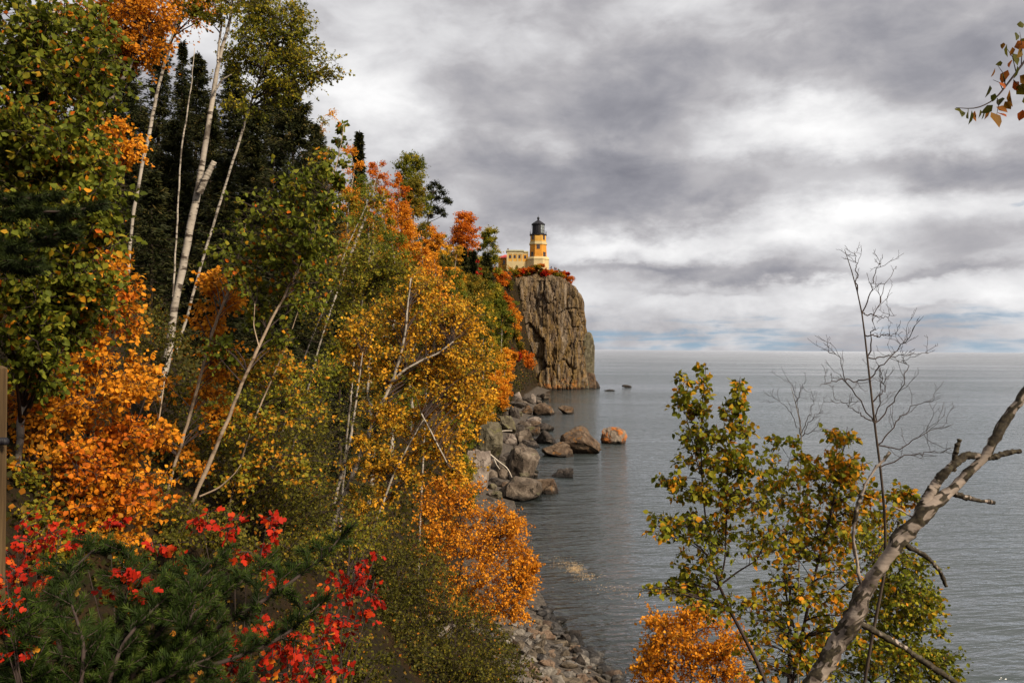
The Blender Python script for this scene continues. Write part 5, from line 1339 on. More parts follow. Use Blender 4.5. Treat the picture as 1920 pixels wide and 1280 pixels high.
# slim birches in front
hero('young_birch', 'green leaved young birch on a slim leaning stem, its tip sticking up into the sky', 'tree',
     [([(345, 975, 17), (368, 925, 16), (395, 865, 15), (440, 758, 13), (470, 685, 13), (488, 650, 11), (515, 590, 9), (545, 530, 8), (574, 470, 6), (600, 400, 5), (628, 320, 4), (645, 232, 2)], 8.0, None)], 'tan',
     [(505, 420, 8.3, 70, 75, .6, 21), (575, 400, 8.3, 60, 70, .6, 16), (600, 330, 8.6, 30, 50, .3, 7), (632, 290, 8.8, 14, 30, .15, 3), (440, 480, 8.2, 35, 50, .4, 7), (470, 590, 8.3, 40, 60, .4, 8), (560, 545, 8.3, 60, 50, .5, 11), (530, 480, 8.2, 60, 40, .4, 10), (600, 480, 8.6, 40, 50, .4, 7), (420, 640, 8.6, 30, 40, .3, 4), (545, 620, 8.6, 30, 30, .3, 4), (644, 240, 8.6, 5, 8, .05, 1), (600, 390, 7.6, 30, 30, .2, 5), (622, 325, 7.8, 18, 26, .15, 3), (570, 450, 7.6, 26, 26, .2, 4)],
     46, 'green', 31, lsize=0.058, twigs=8, per=7, lv=0.40, wob=0.03, droop=0.35,
     limbs=[([(375, 930, 7), (410, 915, 6), (440, 888, 4), (452, 870, 2)], 7.9, None), ([(486, 652, 5), (475, 610, 4), (478, 570, 3)], 7.9, None)], group='slim birches in front')
hero('young_birch', 'thin birch stem with orange leaves left of the green leaved young birch', 'tree',
     [([(292, 985, 11), (312, 925, 11), (330, 860, 11), (352, 785, 11), (370, 718, 10), (392, 640, 9), (415, 580, 9), (440, 520, 8), (452, 470, 5), (462, 420, 3)], 8.6, None)], 'tan',
     [(395, 540, 9.2, 28, 36, .3, 7), (400, 600, 9.2, 26, 35, .3, 7), (425, 670, 9.2, 30, 40, .3, 8), (390, 720, 9.2, 20, 30, .3, 5), (270, 720, 8.9, 26, 26, .3, 5), (410, 780, 9.2, 30, 30, .3, 6), (265, 800, 8.8, 26, 36, .3, 5), (440, 560, 9.2, 22, 30, .3, 5), (360, 860, 9.1, 30, 30, .3, 5)],
     34, 'orange', 32, lsize=0.055, twigs=10, per=8, tone=(0.0, 0.9), lv=0.45, wob=0.03, droop=0.25, limbs=[([(296, 800, 5), (302, 760, 5), (308, 715, 4)], 8.4, None)], group='slim birches in front')
# golden birch clump in the middle
hero('golden_birch', 'golden orange birch clump with forked pale trunks, biggest crown in the middle', 'tree',
     [([(632, 960, 18), (650, 910, 18), (678, 845, 17), (700, 785, 15), (733, 715, 12), (750, 660, 9), (762, 600, 7), (770, 520, 4)], 14.3, None),
      ([(626, 945, 11), (640, 890, 11), (658, 815, 10), (670, 745, 7), (680, 660, 4)], 14.1, None),
      ([(695, 1005, 9), (712, 955, 9), (735, 895, 8), (765, 835, 6), (795, 785, 4)], 13.9, None),
      ([(732, 716, 10), (760, 692, 9), (790, 676, 8), (822, 662, 6), (850, 640, 4)], 14.3, None),
      ([(790, 775, 6), (806, 805, 6), (820, 832, 6), (832, 855, 5), (842, 875, 3)], 13.8, None)], 'white',
     [(800, 535, 15.6, 46, 28, .7, 15), (785, 570, 15.4, 60, 30, .8, 16), (850, 585, 15.9, 36, 30, .6, 9), (705, 610, 15.2, 70, 45, .9, 24), (870, 615, 15.4, 52, 45, .8, 28), (800, 625, 15.4, 70, 40, .8, 20), (840, 690, 15, 80, 45, 1, 34), (690, 670, 14.6, 55, 45, .8, 18), (900, 680, 15.4, 35, 45, .6, 13), (760, 700, 14.6, 60, 40, .8, 18),
      (820, 750, 14.8, 80, 40, .9, 26), (900, 745, 15.2, 45, 40, .6, 13), (740, 780, 14.4, 60, 50, .7, 18), (840, 820, 14.4, 60, 40, .7, 17), (690, 850, 14.2, 50, 45, .6, 13), (770, 870, 14.2, 70, 45, .7, 18), (860, 880, 14.4, 35, 40, .5, 8), (700, 930, 14, 50, 30, .6, 9), (650, 630, 14.6, 25, 40, .4, 6)],
     28, 'gold', 41, lsize=0.058, tpl=LEAF, twigs=11, per=9, lv=0.40, ctone=0.62, tone=(0.0, 0.9), wob=0.05, droop=0.2, twig_r=0.003, group='birches in mid slope')
hero('birch_tree', 'olive and green birch tucked behind the golden clump on its left', 'tree',
     [([(650, 800, 8), (662, 680, 7), (680, 560, 6), (695, 470, 4)], 18, None)], 'white',
     [(690, 500, 18, 60, 50, 1, 24), (660, 570, 18, 50, 60, 1, 20), (740, 510, 18, 50, 40, .8, 16), (640, 670, 17, 40, 50, .8, 14)], 30, 'mixed', 42, lsize=0.075, tpl=DIAM, twigs=12, per=9, twig_r=0.003, wob=0.05, tone=(0, .75), group='birches in mid slope')
hero('birch_tree', 'orange flecked birch in front of the ragged pine, above the golden clump', 'tree',
     [([(800, 700, 7), (805, 620, 7), (812, 560, 5), (818, 500, 3)], 24, None)], 'white',
     [(815, 540, 24, 40, 40, 1, 16), (795, 520, 24, 30, 30, .8, 9), (835, 600, 24, 40, 40, 1, 13)], 26, 'orange', 43, lsize=0.085, tpl=DIAM, twigs=11, per=8, twig_r=0.004, group='birches in mid slope')
# orange bush above the beach
hero('orange_bush', 'big flame orange bush leaning over the water above the stony beach', 'bush',
     [([(830, 1215, 8), (850, 1130, 8), (870, 1040, 7), (860, 940, 4)], 20, None), ([(838, 1210, 8), (890, 1110, 7), (930, 1030, 5), (960, 960, 3)], 20, None), ([(845, 1210, 7), (920, 1150, 6), (980, 1090, 4)], 20, None), ([(835, 1210, 6), (800, 1080, 5), (795, 980, 3)], 20, None)], 'dark',
     [(830, 935, 20.4, 45, 50, .9, 22), (870, 920, 20.6, 35, 35, .6, 11), (800, 1000, 20, 40, 60, .7, 16), (870, 1010, 20, 60, 60, 1, 32), (930, 990, 20.2, 40, 40, .8, 17), (970, 985, 20.2, 26, 32, .5, 11), (940, 1060, 19.8, 55, 45, .9, 28), (985, 1045, 20, 26, 40, .5, 12), (985, 1110, 19.8, 26, 32, .5, 12), (925, 1130, 19.6, 55, 32, .8, 18), (850, 1100, 19.6, 60, 50, .8, 20), (975, 1150, 19.6, 26, 22, .4, 7), (1005, 1060, 20, 10, 30, .3, 5)],
     24, 'orange', 51, lsize=0.068, tpl=DIAM, twigs=11, per=9, lv=0.42, tone=(0.05, 0.95), wob=0.05, droop=0.05, twig_r=0.003, sides=6, group='bushes above the beach')
for nm, lab, ell, lm, Y, sd, ls in (
        ('green_bush', 'dark olive bush with tiny leaves at the bottom, left of the stony beach', [(850, 1200, 13, 95, 70, .8, 44), (800, 1130, 13.4, 60, 60, .7, 20), (900, 1255, 12.6, 85, 40, .7, 26), (760, 1230, 12.6, 70, 60, .7, 26), (960, 1265, 13, 35, 25, .4, 8)], 'olive', 13, 61, .042),
        ('green_bush', 'brownish olive bush between the orange bush and the red leaves', [(745, 1090, 14, 60, 55, .7, 24), (790, 1050, 14.4, 50, 40, .6, 14), (700, 1040, 14, 50, 45, .6, 16), (730, 1150, 13, 60, 40, .6, 16)], 'olive', 14, 62, .046),
        ('green_bush', 'olive green bush at the foot of the two slim birches', [(470, 850, 10, 70, 60, .7, 26), (540, 900, 10, 80, 60, .7, 30), (440, 940, 9.6, 60, 50, .6, 18), (600, 830, 11, 60, 60, .7, 20), (580, 960, 9.8, 70, 50, .6, 22)], 'olive', 10, 63, .040),
        ('green_bush', 'leafy green bush in the shade below the green leaved young birch', [(500, 740, 11, 70, 50, .7, 20), (570, 760, 11.5, 60, 60, .7, 20), (420, 800, 10.6, 50, 60, .6, 16), (610, 700, 12, 40, 40, .5, 8)], 'greengold', 11, 64, .045),
        ('green_bush', 'dull green bush behind the foot of the thin orange leaved stem', [(280, 640, 10, 50, 60, .6, 15), (330, 760, 10.4, 50, 60, .6, 14), (260, 860, 9.5, 50, 50, .5, 12), (380, 850, 9.8, 50, 50, .5, 13)], 'olive', 10, 65, .042),
        ('green_bush', 'mottled bush below the pale trunks of the golden clump', [(650, 1010, 13, 60, 40, .6, 15), (570, 1020, 11, 60, 40, .6, 14), (720, 980, 14, 50, 30, .6, 10)], 'mixed', 12, 66, .048)):
    e0 = ell[0]
    hero(nm, lab, 'bush', [([(e0[0], e0[1] + 90, 6), (e0[0] + 5, e0[1] + 20, 5), (e0[0], e0[1] - 20, 3)], Y, None), ([(e0[0] + 8, e0[1] + 90, 5), (e0[0] + 45, e0[1] + 10, 3)], Y, None), ([(e0[0] - 8, e0[1] + 90, 5), (e0[0] - 45, e0[1] + 10, 3)], Y, None)], 'dark',
         ell, 40 * 10 / Y, lm, sd, lsize=ls, tpl=DIAM, twigs=11, per=11, lv=0.38, tone=(0.0, 0.85), droop=0.05, sides=5, group='green bushes on the near slope')

for nm, lab, e0, lm, Y, sd, ls in (
        ('green_bush', 'dark bush covering the bank between the post and the big orange bush', [(25, 900, 6.0, 40, 60, .3, 10), (35, 980, 5.6, 40, 40, .3, 9), (120, 1040, 5.4, 70, 30, .3, 12)], 'mixed', 6, 67, .040),
        ('green_bush', 'dull green bush at the bottom edge right of the scarlet shrub', [(640, 1230, 6.4, 50, 40, .3, 14), (610, 1270, 6.0, 60, 30, .3, 13), (700, 1265, 6.6, 50, 30, .3, 12), (580, 1180, 6.6, 40, 30, .3, 8)], 'olive', 6.4, 68, .032),
        ('green_bush', 'brown green bush round the feet of the slim leaning birches', [(330, 960, 7.6, 60, 40, .3, 14), (400, 1000, 7.2, 60, 35, .3, 13), (480, 1040, 7.0, 70, 35, .3, 14), (300, 1020, 6.6, 60, 30, .3, 11), (560, 1060, 7.2, 50, 40, .3, 10)], 'olive', 7.2, 69, .036)):
    q0 = e0[0][0]
    hero(nm, lab, 'bush', [([(q0, e0[0][1] + 95, 5), (lerp(q0, e[0], .6), lerp(e0[0][1] + 95, e[1], .55), 4), (e[0], e[1] - 15, 2)], e0[0][2], None) for e in e0], 'dark', e0, 40, lm, sd, lsize=ls, tpl=DIAM, twigs=11, per=10, lv=0.4, tone=(0.0, 0.9), droop=0.05, sides=5, res=16, group='green bushes on the near slope')
# red leaved shrubs
def red_shrub(label, ells, Y, seed, base, lsize=0.06, lm='scarlet', twigs=3, per=3, tone=(0, 1)):
    st = [([(base[0] + rng_ * 6, base[1], 5), (lerp(base[0], e[0], .55), lerp(base[1], e[1], .5), 4), (e[0], e[1], 2)], Y, None) for rng_, e in zip(range(len(ells)), ells)]
    hero('red_leaved_shrub', label, 'shrub', st, 'dark', ells, 34, lm, seed, lsize=lsize, tpl=LOBED, twigs=twigs, per=per, lv=0.45, tone=tone, droop=0.5, sides=5, res=14, wob=0.01, group='red leaved shrubs in front')
red_shrub('bright red shrub at the left edge beside the wooden post', [(30, 1010, 3.6, 35, 45, .2, 9), (40, 1090, 3.5, 35, 40, .2, 8), (85, 1000, 3.6, 30, 25, .15, 5), (70, 1040, 3.5, 30, 30, .2, 5), (20, 1140, 3.4, 25, 30, .2, 4), (110, 1010, 3.6, 22, 20, .1, 3)], 3.6, 71, (60, 1260), 0.029)
red_shrub('red leaved shrub in the middle front, behind the pine needles', [(375, 970, 3.6, 22, 18, .12, 4), (440, 985, 3.6, 24, 20, .12, 4), (500, 985, 3.6, 28, 20, .12, 5), (465, 1040, 3.5, 30, 25, .12, 4), (510, 1085, 3.5, 20, 15, .1, 3)], 3.6, 72, (440, 1250), 0.034)
red_shrub('orange red shrub right of the pine bough, its topmost leaves folded over', [(700, 1050, 4.0, 20, 14, .1, 3), (665, 1080, 4, 28, 20, .12, 5), (620, 1110, 3.9, 36, 25, .15, 6), (690, 1110, 3.9, 26, 35, .12, 5), (640, 1160, 3.8, 45, 28, .15, 7), (590, 1150, 3.8, 22, 28, .12, 4), (685, 1160, 3.9, 20, 25, .1, 3)], 3.9, 73, (620, 1290), 0.034)
red_shrub('scarlet shrub at the bottom below the tip of the pine bough', [(555, 1200, 3.2, 36, 22, .12, 7), (500, 1235, 3.2, 50, 30, .15, 8), (440, 1255, 3.1, 40, 25, .15, 7), (580, 1240, 3.3, 28, 30, .12, 5), (540, 1275, 3.1, 50, 20, .12, 6)], 3.2, 74, (520, 1330), 0.030)
red_shrub('small red shrub in front of the foot of the wooden post', [(12, 1085, 2.28, 20, 22, .06, 5), (22, 1140, 2.28, 18, 24, .06, 4), (5, 1190, 2.27, 14, 24, .05, 3), (30, 1230, 2.27, 20, 20, .05, 3)], 2.28, 78, (40, 1330), 0.020)
red_shrub('few red leaves poking up through the pine needles', [(250, 1075, 2.9, 26, 16, .1, 3), (262, 1105, 2.85, 20, 14, .08, 3), (180, 1125, 2.9, 12, 10, .05, 1), (95, 1195, 2.8, 16, 12, .08, 2)], 2.9, 75, (230, 1300), 0.036)

red_shrub('loose orange red shrub along the top of the pine boughs left of the slim birches', [(150, 1000, 3.8, 30, 14, .15, 4), (205, 985, 3.8, 20, 14, .1, 2), (300, 1020, 3.7, 26, 14, .12, 3), (340, 1060, 3.6, 20, 14, .1, 2)], 3.8, 76, (220, 1280), 0.036)
red_shrub('dark red shrub low in the corner between the pine bough and the bottom edge', [(480, 1180, 3.3, 30, 20, .12, 4), (610, 1200, 3.4, 24, 24, .12, 4), (640, 1250, 3.4, 24, 20, .1, 3), (430, 1210, 3.2, 20, 14, .1, 2)], 3.3, 77, (540, 1330), 0.036)
LM['darkpine'] = leaf_mat('needles_dark_pine', [(0, (0.007, 0.010, 0.003)), (0.6, (0.018, 0.027, 0.006)), (1, (0.042, 0.052, 0.010))], 0.1)
# ------------------------------------------------------------------ pine boughs
def pine_shoots(root, branches, shoots, needle, rng, leafm='pine', nper=85, nw=0.045):
    """branches: list of polylines (metres, radii); shoots: list of (start, end): bottle brush shoots thick with needles."""
    a = Acc()
    for q, r_ in branches: tubes(a, q, r_, 7, 0.0)
    S_ = np.array([[s, e] for s, e in shoots]); N = len(S_)
    mid = (S_[:, 0] + S_[:, 1]) / 2 + np.array([0, 0, -0.06]) * np.linalg.norm(S_[:, 1] - S_[:, 0], axis=1)[:, None]
    sp = bez(S_[:, 0], mid, S_[:, 1], 5)
    tubes(a, sp, np.tile(np.array([.0030, .0027, .0024, .0022, .0018]), (N, 1)), 4, 0.0)
    a.build('branches', BARK['dark'], root)
    L_ = np.linalg.norm(S_[:, 1] - S_[:, 0], axis=1)
    cnt = np.maximum((nper * L_ / 0.10).astype(int), 20)
    ti = np.repeat(np.arange(N), cnt); K = len(ti)
    u = rng.uniform(0.0, 1.0, K); seg = np.minimum(u, .999) * 4; i0 = seg.astype(int); f = (seg - i0)[:, None]
    pos = sp[ti, i0] * (1 - f) + sp[ti, i0 + 1] * f
    T = nrm(sp[ti, i0 + 1] - sp[ti, i0])
    rad = rng.normal(size=(K, 3)); rad = nrm(rad - (rad * T).sum(1, keepdims=True) * T)
    ax = nrm(rad * 0.85 + T * rng.uniform(0.55, 1.1, (K, 1)))
    size = needle * rng.uniform(0.75, 1.15, K) * (1 - 0.35 * u ** 4)
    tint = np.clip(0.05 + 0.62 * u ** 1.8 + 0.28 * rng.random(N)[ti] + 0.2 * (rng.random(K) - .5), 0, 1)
    lf = Acc()
    NT = (np.array([[-.5, 0, 0], [.5, 0, 0], [.28, .8, .03], [0, 1, .04], [-.28, .8, .03]]), [np.array([[0, 1, 2, 4]]), np.array([[4, 2, 3]])])
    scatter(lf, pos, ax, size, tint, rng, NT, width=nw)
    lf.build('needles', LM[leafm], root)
def fill_shoots(rng, q, n, length, spread_px=None, back=0.35, up=0.35):
    """Shoots leaving a branch alternately left and right."""
    out = []
    q = np.asarray(q)
    for k in range(n):
        t = 0.12 + 0.88 * (k + rng.random()) / n
        i = min(int(t * (len(q) - 1)), len(q) - 2); f = t * (len(q) - 1) - i
        p = q[i] * (1 - f) + q[i + 1] * f; T = nrm(q[i + 1] - q[i])
        side = nrm(np.cross(T, [0, 0, 1.0])) * (1 if k % 2 else -1)
        d = nrm(side * rng.uniform(.5, 1.0) + T * rng.uniform(.35, .9) + np.array([0, 0, up]) * rng.uniform(-.4, 1.3) + rng.normal(size=3) * .15)
        out.append((p, p + d * length * rng.uniform(.6, 1.25) * (1.1 - 0.4 * t)))
    out.append((q[-2], q[-1] + nrm(q[-1] - q[-2]) * length * .5))
    return out
rng = np.random.default_rng(81)
pq = P(215, 1330, 2.75)
pine = thing('pine_sapling', 'green pine sapling with bottle brush boughs filling the bottom left corner', 'sapling', (pq[0], pq[1], ground(pq[0], pq[1])))
br, sh = [], []
main = [  # boughs through photo pixels, at their distances
    [(180, 1400, 2.9), (300, 1235, 2.85), (420, 1170, 2.85), (520, 1110, 2.9), (600, 1050, 3.0), (640, 1005, 3.05)],
    [(180, 1400, 2.9), (260, 1240, 2.8), (330, 1140, 2.85), (380, 1080, 2.95), (420, 1045, 3.0)],
    [(170, 1400, 2.9), (190, 1240, 2.75), (240, 1120, 2.85), (250, 1060, 2.95), (235, 1035, 3.0)],
    [(170, 1400, 2.9), (120, 1260, 2.65), (100, 1150, 2.75), (140, 1060, 2.9), (190, 1020, 3.0)],
    [(160, 1400, 2.9), (50, 1290, 2.55), (0, 1220, 2.6), (-40, 1160, 2.65)],
    [(170, 1400, 2.9), (110, 1310, 2.5), (60, 1240, 2.5), (50, 1130, 2.65)],
    [(180, 1400, 2.9), (240, 1310, 2.55), (330, 1260, 2.55), (400, 1230, 2.6)],
    [(180, 1400, 2.9), (300, 1270, 2.7), (440, 1235, 2.75), (540, 1190, 2.8), (600, 1130, 2.9)],
    [(180, 1400, 2.9), (200, 1290, 2.5), (230, 1200, 2.6), (300, 1130, 2.7)],
    [(180, 1400, 2.9), (330, 1215, 2.85), (400, 1120, 2.95), (470, 1080, 3.05), (500, 1060, 3.1)],
    [(170, 1400, 2.9), (150, 1290, 2.45), (160, 1210, 2.5), (130, 1120, 2.6)],
    [(180, 1400, 2.9), (280, 1300, 2.6), (350, 1190, 2.65), (370, 1110, 2.75)],
    [(160, 1400, 2.9), (20, 1330, 2.45), (-30, 1270, 2.4)],
    [(160, 1400, 2.9), (60, 1330, 2.4), (20, 1240, 2.3), (5, 1150, 2.28)],
    [(180, 1400, 2.9), (320, 1310, 2.5), (450, 1290, 2.5)],
    [(170, 1400, 2.9), (210, 1220, 2.7), (300, 1110, 2.9), (320, 1080, 3.0)]]
for k, b_ in enumerate(main):
    q = np.array([P(*p) for p in b_]); qq, rr = poly_resample(q, np.linspace(.011, .0035, len(q)), 26)
    br.append((qq, rr))
    sub = fill_shoots(rng, qq[5:], 26, 0.115, up=0.7)
    sh += sub
    for s_, e_ in sub[2:-1:2]:
        d = e_ - s_; m_ = s_ + d * rng.uniform(.45, .8)
        for _ in range(2):
            sd_ = nrm(np.cross(d, [0, 0, 1])) * rng.choice([-1, 1]); sh.append((m_, m_ + nrm(nrm(d) + sd_ * .8 + rng.normal(size=3) * .25) * rng.uniform(.05, .10)))
st = P(180, 1400, 2.9); gz0 = ground(st[0], st[1])
br.append((np.array([[st[0] + .02, st[1], gz0 - .1], [st[0] + .01, st[1], (gz0 + st[2]) / 2], st]), np.array([.022, .018, .013])))
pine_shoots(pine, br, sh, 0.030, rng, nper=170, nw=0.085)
# dark bough hanging in from the left
rng = np.random.default_rng(82)
b0 = P(-420, 250, 4.6)
pt = thing('pine_tree', 'dark pine bough reaching in from the left edge among the birch leaves', 'tree', (b0[0], b0[1], ground(b0[0], b0[1])), 'pines on the left')
br, sh = [], []
zt_ = ground(b0[0], b0[1])
br.append((np.array([[b0[0], b0[1], zt_ - .2], [b0[0], b0[1], zt_ + 1.2], [b0[0] + .05, b0[1], b0[2] + .8]]), np.array([.09, .08, .05])))
for b_ in ([(-420, 300, 4.6), (-200, 360, 4.6), (-40, 400, 4.6), (60, 395, 4.6), (120, 400, 4.6), (165, 390, 4.6)], [(-420, 330, 4.6), (-150, 430, 4.5), (-20, 470, 4.5), (60, 455, 4.5), (130, 430, 4.5)], [(-420, 300, 4.7), (-150, 370, 4.7), (0, 375, 4.7), (60, 372, 4.75), (90, 370, 4.8)], [(-200, 400, 4.6), (-60, 460, 4.5), (10, 500, 4.45), (50, 500, 4.4)]):
    q = np.array([P(*p) for p in b_]); qq, rr = poly_resample(q, np.linspace(.016, .005, len(q)), 24); br.append((qq, rr))
    sub = fill_shoots(rng, qq[6:], 30, 0.18, up=0.2); sh += sub
    for s_, e_ in sub[1:-1]:
        d = e_ - s_; m_ = s_ + d * rng.uniform(.4, .8); sd_ = nrm(np.cross(d, [0, 0, 1])) * rng.choice([-1, 1]); sh.append((m_, m_ + nrm(nrm(d) + sd_ * .8) * rng.uniform(.06, .11)))
pine_shoots(pt, br, sh, 0.050, rng, 'darkpine', nper=130, nw=0.085)

# ------------------------------------------------------------------ right hand group
def Z1(x, y): return 1150 + x / 3.555, 640 + y / 3.555
hero('young_birch', 'leafy young birch with dark forked stems standing in front of the open water', 'tree',
     [([(1445, 1290, 14), (1400, 1200, 13), (1365, 1140, 12), (1345, 1100, 11), (1332, 1050, 8), (1322, 980, 7), (1316, 900, 6), (1312, 820, 5), (1316, 750, 3), (1324, 680, 2)], 5.2, None),
      ([(1346, 1105, 8), (1360, 1050, 6), (1362, 960, 6), (1364, 880, 5), (1372, 800, 4), (1384, 740, 3), (1388, 706, 2)], 5.2, None),
      ([(1352, 1095, 7), (1385, 1070, 6), (1420, 1050, 5), (1445, 990, 4), (1470, 930, 3), (1480, 860, 2)], 5.3, None),
      ([(1318, 900, 4), (1305, 860, 3), (1292, 800, 3), (1276, 740, 2), (1272, 700, 1.5)], 5.15, None)], 'dark',
     [(1320, 718, 5.2, 10, 30, .08, 5), (1278, 735, 5.15, 16, 34, .1, 8), (1300, 770, 5.2, 24, 26, .12, 8), (1386, 735, 5.2, 14, 26, .08, 6), (1368, 760, 5.2, 20, 20, .12, 6), (1310, 820, 5.2, 38, 30, .2, 14), (1375, 810, 5.2, 34, 26, .2, 11), (1330, 865, 5.2, 55, 28, .25, 17), (1400, 860, 5.2, 40, 30, .2, 10),
      (1245, 900, 5.15, 24, 16, .1, 6), (1300, 920, 5.2, 45, 26, .2, 12), (1390, 930, 5.2, 60, 40, .3, 20), (1222, 985, 5.1, 24, 16, .12, 8), (1285, 985, 5.15, 50, 24, .25, 12), (1350, 1000, 5.2, 50, 34, .25, 14), (1210, 1106, 5.1, 28, 8, .1, 6), (1265, 1100, 5.15, 40, 16, .15, 9), (1300, 1060, 5.2, 45, 26, .2, 9), (1440, 900, 5.3, 40, 30, .2, 10), (1430, 1010, 5.3, 50, 50, .25, 16), (1325, 1130, 5.1, 60, 26, .2, 10), (1490, 850, 5.3, 14, 16, .1, 3), (1470, 820, 5.3, 24, 12, .1, 4)],
     26, 'yellowgreen', 91, lsize=0.043, twigs=5, per=4, lv=0.42, ctone=0.35, tone=(0.0, 0.95), wob=0.012, droop=0.45, twig_r=0.0015, group='birches on the right')
hero('young_birch', 'thicker leaved birch with orange tufts between the young birch and the leaning trunk', 'tree',
     [([(1480, 1300, 13), (1500, 1200, 12), (1520, 1100, 10), (1545, 1010, 8), (1565, 930, 6), (1580, 850, 4), (1588, 800, 2)], 5.6, None),
      ([(1500, 1200, 9), (1470, 1130, 7), (1465, 1050, 5), (1480, 960, 3)], 5.6, None),
      ([(1510, 1160, 8), (1580, 1100, 6), (1640, 1050, 4), (1690, 960, 3)], 5.7, None)], 'dark',
     [(1578, 822, 5.6, 26, 22, .12, 8), (1570, 865, 5.6, 38, 26, .2, 14), (1612, 880, 5.6, 34, 26, .2, 10), (1520, 885, 5.6, 40, 26, .2, 11), (1585, 925, 5.6, 60, 30, .3, 20), (1500, 945, 5.6, 45, 34, .25, 14), (1560, 990, 5.6, 70, 40, .35, 22), (1630, 960, 5.6, 40, 40, .25, 10), (1690, 920, 5.7, 30, 18, .15, 6), (1715, 935, 5.7, 16, 12, .1, 3), (1480, 1030, 5.6, 50, 45, .3, 14), (1570, 1070, 5.6, 70, 45, .35, 18), (1490, 1120, 5.5, 60, 45, .3, 15), (1580, 1160, 5.5, 60, 45, .3, 14), (1400, 1150, 5.5, 60, 40, .3, 12), (1520, 1220, 5.4, 80, 40, .3, 14), (1420, 1230, 5.4, 60, 40, .3, 10)],
     28, 'yellowgreen', 92, lsize=0.044, twigs=5, per=4, lv=0.45, ctone=0.40, tone=(0.05, 1.05), wob=0.012, droop=0.4, twig_r=0.0015, group='birches on the right')
hero('birch_tree', 'olive birch with small leaves showing behind the leaning trunk on its right', 'tree',
     [([(1620, 1330, 9), (1650, 1200, 8), (1680, 1110, 6), (1700, 1040, 3)], 8.2, None), ([(1630, 1320, 7), (1710, 1220, 5), (1750, 1150, 3)], 8.2, None)], 'dark',
     [(1690, 1060, 8.2, 50, 35, .5, 16), (1640, 1010, 8.2, 50, 40, .5, 12), (1710, 1110, 8.2, 48, 40, .5, 20), (1650, 1140, 8.2, 60, 50, .5, 22), (1730, 1160, 8.1, 32, 35, .4, 10), (1690, 1220, 8, 70, 45, .5, 24), (1765, 1235, 8, 30, 26, .3, 8), (1600, 1230, 8, 70, 50, .5, 18), (1775, 1275, 8, 30, 20, .3, 5)],
     36, 'yellowgreen', 93, lsize=0.046, twigs=8, per=7, lv=0.40, tone=(0.0, 0.85), wob=0.02, droop=0.25, twig_r=0.002, group='birches on the right')
hero('orange_bush', 'bright orange bush at the bottom right beyond the young birch', 'bush',
     [([(1290, 1340, 8), (1300, 1250, 6), (1300, 1160, 4)], 11, None), ([(1285, 1340, 7), (1240, 1250, 5), (1215, 1190, 3)], 11, None), ([(1300, 1340, 7), (1350, 1240, 5)], 11, None)], 'dark',
     [(1255, 1180, 11, 45, 32, .5, 18), (1310, 1165, 11, 40, 26, .5, 13), (1230, 1230, 11, 42, 34, .5, 17), (1300, 1225, 11, 60, 36, .6, 24), (1360, 1200, 11, 40, 40, .5, 12), (1215, 1275, 11, 50, 24, .5, 14), (1300, 1280, 11, 70, 30, .5, 18), (1380, 1260, 11, 40, 40, .5, 10)],
     26, 'orange', 94, lsize=0.048, tpl=DIAM, twigs=10, per=9, lv=0.42, tone=(0.0, 0.9), wob=0.02, droop=0.0, twig_r=0.002, sides=5, group='bushes above the beach')
spruce(1484, 1045, 6.4, 118, 'small dark spruce half hidden behind the young birch stems', 95, name='spruce_sapling', group='spruces on the right', lsize=0.035, ragged=0.35, dens=0.9, cat='sapling')

# bare sapling
def Zb(x, y): return 1500 + x / 2.845, 450 + y / 2.845
def bare_tree(name, label, trunk, Y, limbs, seed, bark, n_sub=7, group=None, twig=1.0):
    rng = np.random.default_rng(seed)
    q, r_ = stem_pts(trunk, Y); q, r_ = poly_resample(q, r_, 50); q = wobble(q, rng, 0.010)
    root = thing(name, label, 'bare tree', q[0] + np.array([0, 0, .1]), group)
    a = Acc(); tubes(a, q, r_, 8, 0.0); a.build('trunk', BARK[bark], root)
    b_ = Acc(); s = Y / F_PX
    def sprout(pts, r0, lvl):
        n = len(pts); L_ = np.linalg.norm(np.diff(pts, axis=0), axis=1).sum()
        for k in range(n_sub if lvl == 0 else 3):
            t = rng.uniform(.25, 1.0) * (n - 1); i = min(int(t), n - 2)
            p = pts[i] + (pts[i + 1] - pts[i]) * (t - i); T = nrm(pts[i + 1] - pts[i])
            d = nrm(T * 0.8 + rng.normal(size=3) * np.array([.7, .5, .55]) + np.array([0, 0, .25]))
            ln = L_ * rng.uniform(.12, .34) * (0.8 if lvl else 1)
            e = p + d * ln; m_ = p + d * ln * .5 + rng.normal(size=3) * ln * .10
            w = bez(p[None], m_[None], (e + np.array([0, 0, .12 * ln]))[None], 6)[0]
            w[1:-1] += rng.normal(size=(4, 3)) * ln * .03
            tubes(b_, w, np.linspace(r0 * .55, .0009 * twig, 6), 4, 0.0)
            if lvl == 0: sprout(w, r0 * .5, 1)
    for lb in limbs:
        pts = np.array([P(x, y, Y + (j * 0.03 - .02) * rng.choice([-1, 1])) for j, (x, y) in enumerate(lb)])
        j = int(np.argmin(np.linalg.norm(q - pts[0], axis=1))); pts[0] = q[j]
        pp, rr = poly_resample(pts, np.linspace(.0042, .0010, len(pts)) * twig, 18)
        pp[1:-1] += rng.normal(size=(16, 3)) * .006
        tubes(b_, pp, rr, 5, 0.0); sprout(pp, .0028 * twig, 0)
    b_.build('branches', BARK['dark'], root)
    return root
